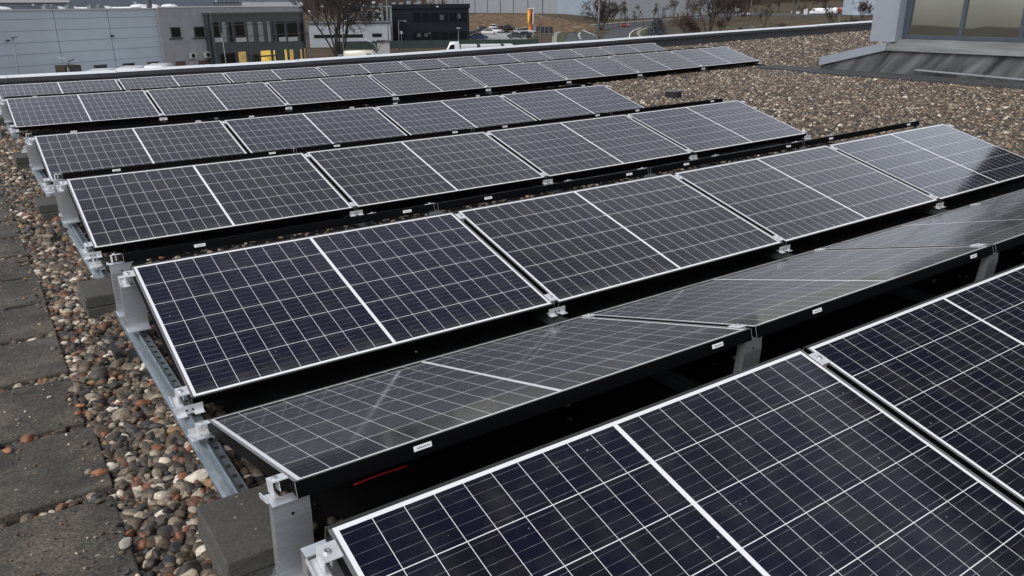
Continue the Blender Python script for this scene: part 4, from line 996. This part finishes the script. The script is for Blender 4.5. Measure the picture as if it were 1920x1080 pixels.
def car(label, px, py, deg, colr, group, suv=False):
    t = thing('parked_car' if group else 'car', label, 'car', group=group)
    h = 1.7 if suv else 1.45; b = paint(colr)
    lofted([(-2.2, .72, .66, .42, .86), (-2.05, .84, .76, .26, .95), (-1.2, .88, .82, .2, .96), (0, .89, .84, .2, .97), (1.0, .88, .82, .2, .95), (1.9, .82, .74, .26, .80), (2.2, .66, .6, .4, .68)], 'body', b, t)
    rr = -1.95 if suv else -1.75
    lofted([(rr, .70, .56, .93, .98), (rr+.45, .78, .62, .93, h-.06), (-.5, .80, .64, .93, h), (.25, .80, .63, .93, h-.05), (1.15, .72, .62, .93, .98)], 'cabin_glass', M_CGLASS, t)
    lofted([(rr+.42, .60, .50, h-.09, h-.035), (-.5, .66, .55, h-.05, h+.025), (.3, .64, .52, h-.09, h-.03)], 'roof_panel', b, t)
    wheels(t, (-1.32, 1.35), .84)
    for s in (-1, 1):
        mb = MB(); mb.box(2.02, 2.17, s*.62-.16, s*.62+.16, .58, .72); mb.build('headlight', [M_LAMP], t, .03)
        mb = MB(); mb.box(-2.2, -2.05, s*.64-.14, s*.64+.14, .68, .84); mb.build('tail_light', [M_TAIL], t, .03)
    place(t, px, py, view_head(px, deg)); return t
G_ = 'cars parked in the far car park'
car('deep blue car parked at the near edge of the far car park', 898, 74.5, 82, (.012, .022, .10), G_)
car('black car half hidden beside the deep blue car', 889, 69.5, 80, (.010, .011, .014), G_)
car('silver saloon parked in the middle of the far car park', 917, 65, 84, (.50, .49, .46), G_)
car('white car just behind the silver saloon', 932, 62, 84, (.62, .63, .65), G_)
car('dark estate car left of the silver saloon', 907, 60.5, 76, (.02, .022, .026), G_, True)
car('small white car in the back of the far car park', 927, 55.5, 30, (.55, .56, .58), G_)
car('dark red car at the back of the far car park', 940, 57.5, 40, (.16, .012, .016), G_)
car('black off-road car at the back of the far car park', 953, 57.5, 60, (.012, .013, .015), G_, True)
car('dark car by the striped banner with a pale windscreen', 985, 70.5, 70, (.02, .021, .024), G_)
car('grey car nearer the parapet beside the striped banner', 968, 72, 78, (.035, .036, .038), G_)
car('white car behind the striped banner', 990, 63, 60, (.5, .5, .52), G_, True)
car('dark off-road car to the right of the banner pole', 1014, 61, 70, (.02, .02, .022), G_, True)
car('silver car next to the dark car by the banner', 978, 63.5, 65, (.30, .31, .33), G_)
car('red car driving along the curving road', 1173, 51.3, 22, (.20, .012, .014), None)
car('white car on the distant road at the right', 1397, 28.5, 84, (.6, .6, .6), 'distant cars on the right road')
car('pale car far behind the slender roadside trees', 1336, 23.5, 80, (.6, .6, .6), 'distant cars on the right road')
def van(label, px, py, deg, colr, group=None, D=None, zoff=None, glass=True):
    t = thing('parked_van', label, 'van', group=group); b = paint(colr)
    lofted([(-2.75, .92, .80, .35, 2.15), (-2.6, .97, .86, .3, 2.3), (0, .98, .88, .3, 2.34), (1.1, .98, .86, .3, 2.28), (1.75, .97, .82, .3, 1.55), (2.45, .92, .78, .3, 1.12), (2.72, .82, .7, .35, .95)], 'body', b, t)
    mb = MB(); mb.add([(1.2, -.74, 2.14), (1.2, .74, 2.14), (1.86, .80, 1.52), (1.86, -.80, 1.52), (1.16, -.70, 2.08), (1.16, .70, 2.08), (1.8, .76, 1.46), (1.8, -.76, 1.46)], [(0, 1, 2, 3), (7, 6, 5, 4), (0, 3, 7, 4), (1, 5, 6, 2)])
    o = mb.build('windscreen', [M_CGLASS], t); o.location = (.05, 0, .05)
    for s in (-1, 1):
        mb = MB(); mb.add([(.45, s*.925, 1.95), (1.05, s*.925, 1.95), (1.55, s*.945, 1.35), (.45, s*.96, 1.35)], [(0, 1, 2, 3)]); mb.build('side_window', [M_CGLASS], t)
        mb = MB(); mb.box(2.5, 2.68, s*.62-.15, s*.62+.15, .8, 1.0); mb.build('headlight', [M_LAMP], t, .03)
    wheels(t, (-1.7, 1.75), .93, .35)
    place(t, px, py, view_head(px, deg), D=D)
    if zoff is not None: t.location.z = zoff
    return t
GV = 'vans on the road at the far right'
van('white panel van parked first in the line at the far right', 1531, 27.5, -68, (.66, .67, .69), GV)
van('white van with red markings in the middle of the far line', 1556, 27, -66, (.62, .60, .60), GV)
van('dull red van right behind the marked white one', 1571, 26.5, -66, (.22, .06, .05), GV)
van('white minibus with dark side windows near the pale house', 1612, 26, -70, (.64, .65, .67), GV)
for a in (-.6, .4):
    pass
t = bpy.data.objects['parked_van.003']
for s in (-1, 1):
    mb = MB(); mb.box(-2.4, .35, s*.945-.01, s*.945+.01, 1.35, 1.95); mb.build('side_window', [M_CGLASS], t)
for i, (px, lab) in enumerate(((194, 'white van roof below the parapet under the first square window'), (250, 'white van roof below the parapet under the second square window'), (301, 'white van roof below the parapet nearest the plastered block'))):
    t = van(lab, px, 128.5-i*3.2, 14, (.72, .73, .74), 'vans parked below the warehouse', D=92+i*2.5)
    t.scale = (1.15, 1.15, 1.15); p = at(px, 126-i*3.2, 90+i*2.5); t.location = (p.x, p.y, terrain(p.x, p.y)+.03)
# white lorry below the parapet
lo = thing('lorry', 'white lorry with a long covered body behind the parapet', 'lorry')
b = paint((.52, .53, .54))
lofted([(-1.05, 1.15, 1.1, .6, 2.9), (-.9, 1.2, 1.15, .5, 3.35), (.3, 1.2, 1.12, .5, 3.3), (.85, 1.2, 1.1, .5, 2.3), (1.1, 1.15, 1.05, .5, 1.2)], 'cab', b, lo)
mb = MB(); mb.add([(.36, -.95, 3.2), (.36, .95, 3.2), (.90, 1.0, 2.3), (.90, -1.0, 2.3)], [(0, 1, 2, 3)]); o = mb.build('windscreen', [M_CGLASS], lo); o.location = (.06, 0, .03)
for s in (-1, 1):
    mb = MB(); mb.add([(-.3, s*1.19, 3.0), (.25, s*1.19, 3.0), (.6, s*1.2, 2.3), (-.3, s*1.21, 2.3)], [(0, 1, 2, 3)]); mb.build('side_window', [M_CGLASS], lo)
mb = MB(); mb.box(-8.4, -1.2, -1.24, 1.24, 1.0, 2.95); mb.build('body', [b], lo, .12)
for x in (-3.6, -6.9):
    mb = MB(); mb.box(x-.22, x+.22, -1.26, 1.26, 1.1, 2.97); mb.build('strap', [M_DARKEQ], lo, .02)
wheels(lo, (.2, -5.2, -6.4), 1.1, .5)
p = at(848, 92, 115); lo.location = (p.x, p.y, GZ+.6); lo.rotation_euler = (0, 0, view_head(870, -92))
lo.location.z = terrain(p.x, p.y)+.06
# cars below parapet at the street lamp
for px, py, D, colr, lab in ((655, 98, 118, (.30, .31, .33), 'grey estate car beside the white box van under the tree'), (57, 139, 92, (.25, .015, .03), 'red car roof just above the parapet at the far left')):
    t = car(lab, 900, 70, 70, colr, 'cars just below the parapet', True); p = at(px, py, D); t.location = (p.x, p.y, terrain(p.x, p.y)+.05); t.rotation_euler = (0, 0, view_head(px, 78))
t = van('cream box van below the parapet beside the grey estate car', 683, 100, 100, (.50, .46, .38), 'cars just below the parapet', D=116); p = at(683, 99, 116); t.location = (p.x, p.y, terrain(p.x, p.y)+.05)
# skip container and trailers
W11 = Wall(128, 130, 88, 70)
sk = W11.thing('skip', 'dark brown open skip standing against the warehouse', 'skip')
r = rect(W11, 103, 123, 155, 140); mb = MB(); mb.box(r[0]+.8, r[1], 0, 1.8, r[2]-.5, r[3]); mb.build('body', [mat('skip_rust', (.035, .022, .014), .8, var=.5)], sk, .05)
mb = MB(); mb.box(r[0]+1.2, r[1]-.12, -.05, 0, r[2]-.4, r[3]-.15); mb.build('rib_panel', [M_DARKEQ], sk)
W12 = Wall(1026, 50, 222, 100)
tr = W12.thing('hoarding', 'dark slatted screen at the right end of the far car park', 'screen')
r = rect(W12, 1013, 50, 1037, 61); mb = MB(); mb.box(r[0], r[1], 0, .15, r[2], r[3]); mb.build('panel', [M_DARKEQ], tr)
for k in range(4):
    s = r[0]+(r[1]-r[0])*k/3; mb = MB(); mb.box(s-.06, s+.06, -.08, -.001, GZ, r[3]); mb.build('post', [M_STEEL], tr)
# portable cabin and white crates by the vans
cab_ = thing('portable_toilet', 'white portable toilet with a dark side next to the vans', 'cabin'); p = ground_at(1510, 27.5)
cab_.location = (p.x, p.y, terrain(p.x, p.y)+.08); cab_.rotation_euler = (0, 0, view_head(1510, 60))
mb = MB(); mb.box(-.55, .55, -.55, .55, 0, 2.0); mb.build('body', [paint((.66, .67, .69))], cab_, .04); mb = MB(); mb.box(-.6, .6, -.6, .6, 2.002, 2.2); mb.build('roof', [b], cab_, .08); mb = MB(); mb.box(.551, .57, -.4, .4, .1, 1.9); mb.build('door', [mat('toilet_door', (.05, .07, .10), .5)], cab_)
for px, py, w_, lab in ((1496, 26.8, .9, 'white tank crate left of the portable toilet'), (1484.5, 26.3, .35, 'small white post box left of the tank crate')):
    t = thing('crate', lab, 'crate'); p = ground_at(px, py); t.location = (p.x, p.y, terrain(p.x, p.y)+.05)
    mb = MB(); mb.box(-w_*.6, w_*.6, -w_*.6, w_*.6, .12, 1.05); mb.build('body', [b], t, .05); mb = MB(); mb.box(-w_*.65, w_*.65, -w_*.65, w_*.65, 0, .12); mb.build('pallet', [M_DARKEQ], t)
for px, py, D, lab in ((1384, 19.5, 345, 'white box trailer far up the road at the right'),):
    t = thing('box_trailer', lab, 'trailer'); p = ground_at(px, 23); t.location = (p.x, p.y, terrain(p.x, p.y)+.05); t.rotation_euler = (0, 0, view_head(px, 80))
    mb = MB(); mb.box(-1.6, 1.6, -1, 1, .5, 2.3); mb.build('body', [b], t, .05); wheels(t, (0,), .95, .35)

# ------------------------------------------------------------------ lamps, banner, poles
M_POLE = mat('lamp_pole', (.16, .165, .17), .5, .4); M_LHEAD = mat('lamp_head', (.34, .36, .37), .4, .3); M_LDARK = mat('lamp_head_dark', (.02, .02, .022), .5)
def lamp_head(t, px, py, D, ang, m, L=.62):
    p = at(px, py, D); mb = MB()
    mb.add([(-L/2, -.13, -.04), (L/2, -.17, -.05), (L/2, .17, -.05), (-L/2, .13, -.04), (-L/2, -.10, .05), (L/2, -.12, .03), (L/2, .12, .03), (-L/2, .10, .05)], [(0, 1, 2, 3), (7, 6, 5, 4), (0, 4, 5, 1), (1, 5, 6, 2), (2, 6, 7, 3), (3, 7, 4, 0)])
    o = mb.build('lamp_head', [m], t, .02)
    hz = math.pi/2-px_az(px)-math.pi/2                       # x axis across the view
    o.matrix_world = Matrix.Translation(p) @ Matrix.Rotation(-px_az(px), 4, 'Z') @ Matrix.Rotation(ang, 4, 'Y')
    mw = o.matrix_world.copy(); o.parent = t; o.matrix_parent_inverse = Matrix.Identity(4); o.matrix_basis = t.matrix_world.inverted() @ mw
def pole_thing(name, label, cat, px, pybase, D, group=None):
    p = at(px, pybase, D); t = thing(name, label, cat, (p.x, p.y, max(GZ, terrain(p.x, p.y))), 0, group); bpy.context.view_layer.update(); return t
def pole_pts(t, pts, D, rad, m=M_POLE, base=True, name='pole'):
    P = [at(x, y, D) for x, y in pts]
    if base: P = [Vector((P[0].x, P[0].y, t.location.z))]+P
    mb = MB(); n = len(P); mb.tube([p-t.location for p in P], [rad*(1-.45*i/(n-1)) for i in range(n)], 7); return mb.build(name, [m], t, 0, True)
def double_lamp(label, px, py, D, hl, hr, k=1.0):
    t = pole_thing('street_lamp', label, 'street lamp', px, py, D, 'street lamps')
    pole_pts(t, [(px, py)], D, .085)
    for (hx_, hy_), m, a in ((hl, M_LHEAD, R(20)), (hr, M_LDARK, R(-22))):
        pole_pts(t, [(px, py), (px+(hx_-px)*.25, py+(hy_-py)*.55), (px+(hx_-px)*.8, py+(hy_-py)*.93)], D, .05*k, M_LHEAD if m is M_LHEAD else M_LDARK, False, 'arm')
        lamp_head(t, hx_, hy_, D, a, m, .85*k)
double_lamp('twin-headed street lamp before the small pale kiosk', 708, 96, 62, (690, 76), (724, 78.5), .62)
double_lamp('twin-headed street lamp rising beside the curving road', 1121, 74.5, 75, (1101, 60), (1146, 58.5), .95)
double_lamp('twin-headed street lamp in front of the brown skip', 127, 126, 55, (116, 109), (133, 113), .42)
def single_lamp(label, base, top, head, D, ang, dark=True, rad=.07):
    t = pole_thing('street_lamp', label, 'street lamp', base[0], base[1], D, 'street lamps')
    pole_pts(t, [base, top], D, rad); 
    if head: pole_pts(t, [top, ((top[0]+head[0])/2, min(top[1], head[1])-.2), head], D, rad*.6, M_POLE, False, 'arm'); lamp_head(t, head[0], head[1], D, ang, M_LDARK if dark else M_LHEAD, .6)
single_lamp('single street lamp at the far left before the warehouse', (36, 140), (24, 76), (27, 70), 84, R(-10))
single_lamp('curved street lamp in front of the glazed bay', (424, 120), (416, 62), (422, 50.5), 90, R(-25))
single_lamp('slim mast lamp before the black office door', (749, 100), (747, 39), (759, 39.5), 150, R(0), False, .10)
single_lamp('thin lamp standing before the white lorry', (860, 94), (859.5, 54), (859.5, 52.5), 125, 0, False, .06)
single_lamp('street lamp leaning towards the scrub right of the reddish bushes', (1419, 55), (1404, 47), (1401, 45.5), 110, R(20))
single_lamp('tiny street lamp at the road by the dry field', (1450, 34), (1465, 23.5), (1467, 23), 240, R(-10))
single_lamp('lamp at the left of the curving road', (1046, 56), (1050, 38), (1062, 34), 215, R(-30))
single_lamp('sign lamp by the bare multi-stemmed tree', (644, 98), (642, 56), (643, 61.5), 118, 0, False, .06)
for px, b0, D, m, r, lab in ((1123, 74, 150, M_ROOFW, .13, 'tall white mast standing at the road junction'), (1235, 34, 320, M_ROOFW, .17, 'tall pale mast in front of the blue hall'), (1008, 66, 200, M_POLE, .06, 'thin flagpole just right of the striped banner'), (1016, 66, 200, M_POLE, .06, 'thin grey pole by the dark slatted screen'),
                            (937, 50, 240, M_POLE, .07, 'thin pole rising over the parked cars before the bank'), (725, 80, 165, M_STEEL, .10, 'steel mast at the corner of the black office'), (1310, 40, 300, M_POLE, .10, 'thin grey mast left of the slender multi-stem tree'), (1408, 26, 330, M_POLE, .12, 'pale mast by the distant road'), (1496, 14, 400, M_PAVE, .2, 'pale mast against the brown wooded slope'), (1574, 46, 200, M_POLE, .07, 'grey post standing in the dry field before the vans')):
    t = pole_thing('mast', lab, 'mast', px, b0, D, 'masts and poles'); top = -14 if px not in (1574,) else 27
    dx = (px-960)*.012*(1 if top < 0 else .2)
    pole_pts(t, [(px+dx*.5, top)], D, r); mb = MB(); mb.box(-r*2.2, r*2.2, -r*2.2, r*2.2, 0, .12); mb.build('base_plate', [M_POLE], t)
# signs on the black office corner pole
t = pole_thing('road_sign', 'round grey traffic sign before the black office', 'road sign', 753, 100, 152)
pole_pts(t, [(752.5, 61)], 152, .05); p = at(752.5, 61, 151.8)-t.location; mb = MB(); mb.tube([(p.x-.02, p.y-.03, p.z), (p.x, p.y, p.z)], .30, 14); mb.build('disc', [M_LHEAD], t)
# striped banner on its pole
t = pole_thing('banner', 'upright banner striped yellow, orange and dark blue on a white pole', 'banner', 1001, 72, 205)
pole_pts(t, [(999.5, 14.5)], 205, .14, M_ROOFW)
FL = [mat('banner_yellow', (.62, .40, .02), .7), mat('banner_orange', (.50, .075, .02), .7), mat('banner_navy', (.030, .022, .050), .7)]
mb = MB(); rows_ = 14
from mathutils import noise as _ns
def fpt(u, v):
    x0, x1 = 988.5+1.6*v, 999.2+.2*v; y = 17+.8*0+v*39.5
    q = at(x0+(x1-x0)*u, y, 205); w_ = .22*math.sin(u*5+v*7)
    return q-t.location+Vector((math.sin(.6), math.cos(.6), 0))*w_
us = [0, .16, .33, .5, .66, .83, 1.0]; vv = [fpt(u, k/rows_) for k in range(rows_+1) for u in us]
vv2 = [v_+Vector((.012, .018, 0)) for v_ in vv]; n = len(us)
for k in range(rows_):
    for j in range(n-1):
        q = [k*n+j, k*n+j+1, (k+1)*n+j+1, (k+1)*n+j]; mi = (0, 0, 1, 1, 2, 2)[j]
        mb.add([vv[i] for i in q], [(0, 1, 2, 3)], mi)
mb.build('cloth', FL, t)
pole_pts(t, [(989, 16.6), (999.5, 15.5)], 205, .07, M_ROOFW, False, 'arm')

# ------------------------------------------------------------------ bare trees and bushes
M_BARK = mat('bark', (.030, .024, .019), .9); M_TWIG = mat('twigs', (.040, .030, .024), .9); M_TWIGR = mat('red_twigs', (.050, .030, .024), .9); M_CONIF = mat('dark_conifer', (.014, .020, .012), .9)
def tree_meshes(seed, H, spread, stems, depth, twig, bushy=False, trunkm=M_BARK, twigm=M_TWIG, rad=None):
    rs = random.Random(seed); tm, cm = MB(), MB()
    def grow(p, d, L, r, lev):
        n = 3; pts = [p]; dd = d.copy(); rr = [r]
        for i in range(n):
            dd = (dd+Vector((rs.gauss(0, .16), rs.gauss(0, .16), rs.gauss(.04, .10)))).normalized(); p = p+dd*(L/n); pts.append(p); rr.append(r*(1-.42*(i+1)/n))
        (tm if lev <= 1 else cm).tube(pts, rr, 5 if lev <= 1 else 3, 0, False)
        if lev >= depth: return
        kids = rs.randint(3, 5) if lev < depth-1 else rs.randint(5, 8)
        for k in range(kids):
            t_ = rs.uniform(.35, 1); q = pts[0].lerp(pts[-1], t_) if t_ < .95 else pts[-1]; i = min(int(t_*n), n-1); q = pts[i].lerp(pts[i+1], t_*n-i)
            a = rs.uniform(0, 6.28); perp = dd.cross(Vector((math.cos(a), math.sin(a), .3))).normalized()
            nd = (dd+perp*rs.uniform(.45, .95)*spread).normalized(); grow(q, nd, L*rs.uniform(.48, .68), max(r*rs.uniform(.38, .52), twig), lev+1)
    for s in range(stems):
        a = 6.28*s/stems+rs.uniform(-.4, .4); lean = 0 if stems == 1 else rs.uniform(.22, .62)
        grow(Vector((math.cos(a)*.15*(stems > 1), math.sin(a)*.15*(stems > 1), -.2)), Vector((math.cos(a)*lean, math.sin(a)*lean, 1)).normalized(), H*(.52 if stems == 1 else .58)*rs.uniform(.85, 1.1), rad or H*.018, 0)
    return tm.mesh('trunk', [trunkm]), cm.mesh('crown', [twigm])
TM = {}
def tree(kind, px, pyb, H, label, name='bare_tree', cat='tree', group='bare roadside trees', D=None, rot=0, kw=None):
    if kind not in TM: TM[kind] = tree_meshes(**kw)
    p = ground_at(px, pyb) if D is None else at(px, pyb, D); z = terrain(p.x, p.y)
    t = thing(name, label, cat, (p.x, p.y, z), rot, group); tm, cm = TM[kind]
    a, c = obj('trunk', tm, t), obj('crown', cm, t); s = H/10.0; a.scale = c.scale = (s, s, s); return t
BIG = dict(seed=3, H=10, spread=1.05, stems=10, depth=4, twig=.02, rad=.105)
tree('big', 634, 95, 15.5, 'big bare multi-stemmed tree beside the glazed bay', D=140, group='bare trees', kw=BIG)
S1 = dict(seed=11, H=10, spread=.75, stems=1, depth=4, twig=.04, rad=.18); S2 = dict(seed=12, H=10, spread=.85, stems=1, depth=4, twig=.04, rad=.17); S3 = dict(seed=15, H=10, spread=.7, stems=4, depth=4, twig=.032, rad=.14)
BU = dict(seed=21, H=10, spread=1.2, stems=9, depth=3, twig=.065, rad=.11, twigm=M_TWIGR)
tree('bush', 1127, 63, 10.5, 'large reddish twiggy bush hiding the road at the white mast', 'bare_bush', 'bush', D=262, kw=BU)
for i, (px, pb, H, kind, D, lab) in enumerate((
        (1147, 50, 7, 's1', 292, 'slim bare tree just right of the reddish bush'), (1159, 47, 8, 's2', 300, 'bare tree between the reddish bush and the round-crowned one'), (1174.5, 44, 10, 's1', 310, 'round-crowned bare tree above the red car'),
        (1190, 41, 6, 's2', 330, 'short bare tree right of the round-crowned one'), (1206, 42.5, 8.5, 's2', 320, 'bare tree left of the tall pale mast'), (1224, 40, 9, 's1', 330, 'bare tree right before the dark doorway strip'), (1242, 38, 7.5, 's2', 330, 'bare tree in front of the tall dark doorway'),
        (1264, 36.5, 12, 's1', 340, 'bare tree with a dense crown right of the dark doorway'), (1287, 33, 13, 's2', 350, 'bare tree with a broad crown before the blue hall'), (1330, 58, 13.5, 's3', 225, 'slender multi-stem bare tree standing over the parapet'),
        (1288, 62, 6.5, 'bush2', 200, 'low reddish bush at the foot of the dry field'), (1365, 30, 13, 'bush2', 330, 'dark bare thicket at the far road bend'), (1432, 52, 9, 's1', 215, 'thin bare tree behind the right stretch of parapet'), (1485, 24, 9, 's2', 330, 'bare tree at the left of the tank crate'),
        (1560, 44, 8, 's1', 215, 'bare sapling in front of the line of vans'), (1395, 20, 13, 'bush2', 380, 'dark bare thicket above the white distant car'), (1418, 16, 10, 's1', 400, 'bare tree on the brown slope left of the dry field'), (1460, 14, 10, 's2', 400, 'bare tree on the brown slope above the lamp'),
        (1510, 14, 11, 's1', 420, 'bare tree on the slope above the portable toilet'), (1545, 12, 10, 'bush2', 420, 'thicket on the slope above the white vans'), (1585, 12, 10, 's2', 420, 'bare tree on the slope left of the pale house'), (1352, 40, 4, 'bush2', 250, 'low dark scrub right of the slender multi-stem tree'), (1302, 60, 3.5, 'bush2', 205, 'knee-high reddish scrub before the slender multi-stem tree'), (1465, 45, 3, 'bush2', 225, 'low scrub on the dry field behind the right parapet'), (1600, 44, 4, 'bush2', 230, 'low brown scrub near the corner of the penthouse'), (1255, 40, 3.5, 's2', 260, 'young bare sapling at the edge of the dry field'), (1139, 50, 9, 's2', 300, 'bare tree directly behind the reddish bush'), (1100, 47, 5, 's1', 285, 'small bare tree left of the reddish bush on the bank'), (1617, 27, 6, 'bush2', 300, 'grey bush at the foot of the pale house'), (1310, 24, 11, 's1', 360, 'bare tree at the right edge of the blue hall'), (1344, 22, 11, 's2', 380, 'bare tree behind the pale distant car'))):
    kw = {'s1': S1, 's2': S2, 's3': S3, 'bush2': dict(seed=23, H=10, spread=1.1, stems=10, depth=3, twig=.065, rad=.10, twigm=M_TWIGR)}[kind]
    nm = 'bare_bush' if 'bush' in kind else 'bare_tree'
    tree(kind, px, pb, H, lab, nm, 'bush' if 'bush' in kind else 'tree', D=D, rot=i*1.1, kw=kw)
# small dark conifer and grey hedge
def leafy(name, label, cat, px, py, D, H, Wd, m, n=900, seed=1, size=.25):
    p = at(px, py, D); z = terrain(p.x, p.y); t = thing(name, label, cat, (p.x, p.y, z)); rs = random.Random(seed)
    mb = MB(); mb.tube([(0, 0, -.1), (0, 0, H*.9)], [.09, .02], 6); mb.build('trunk', [M_BARK], t)
    mb = MB()
    for i in range(n):
        u = rs.random(); r = Wd*(1-u*.75)*math.sqrt(rs.random())*(.75+.35*math.sin(i*.7)); a = rs.uniform(0, 6.28); c = Vector((r*math.cos(a), r*math.sin(a), H*(.06+.94*u)))
        e_ = Euler((rs.uniform(0, 3), rs.uniform(0, 3), rs.uniform(0, 3))).to_matrix(); s = size*rs.uniform(.5, 1.2)
        mb.add([c+e_ @ Vector(q)*s for q in ((-1, -.3, 0), (1, -.3, .1), (1, .3, 0), (-1, .3, .1))], [(0, 1, 2, 3)])
    mb.build('crown', [m], t)
leafy('conifer', 'small dark conifer behind the parapet by the leaning lamp', 'tree', 1388, 58, 190, 2.6, 1.2, M_CONIF, 900, 3)
leafy('grey_hedge', 'blue-grey hedge clump beside the road before the dry field', 'hedge', 1232, 60, 215, 4.2, 3.6, mat('hedge_grey', (.055, .063, .072), .9), 1800, 4, .28)
leafy('conifer', 'dark rounded shrub in front of the lit entrance bay', 'shrub', 480, 118, 92, 3.4, 1.2, M_CONIF, 700, 6, .2)
# brown wooded skyline: one far-off mass of bare woods
rs = random.Random(99); mb = MB()
for i in range(5200):
    px = rs.uniform(1330, 1700) if rs.random() < .75 else rs.uniform(560, 900); D = rs.uniform(560, 900); d = ray(px, 0); a = math.atan2(d.x, d.y); x, y = CAM[0]+D*math.sin(a), CAM[1]+D*math.cos(a); z = terrain(x, y)
    H = rs.uniform(5, 13); w_ = rs.uniform(.12, .3)
    for k in range(3):
        ax = rs.uniform(-2.2, 2.2); ay = rs.uniform(-1, 1)
        mb.tube([(x, y, z-.3), (x+ax*.4, y+ay*.4, z+H*.5), (x+ax, y+ay, z+H)], [w_, w_*.7, w_*.2], 3, 0, False)
wd = mb.build('woods', [mat('far_woods', (.075, .052, .036), .95, 0, .3, .02)]); struct(wd, 'stuff'); tag(wd, 'brown leafless woods along the far slope', 'woods')
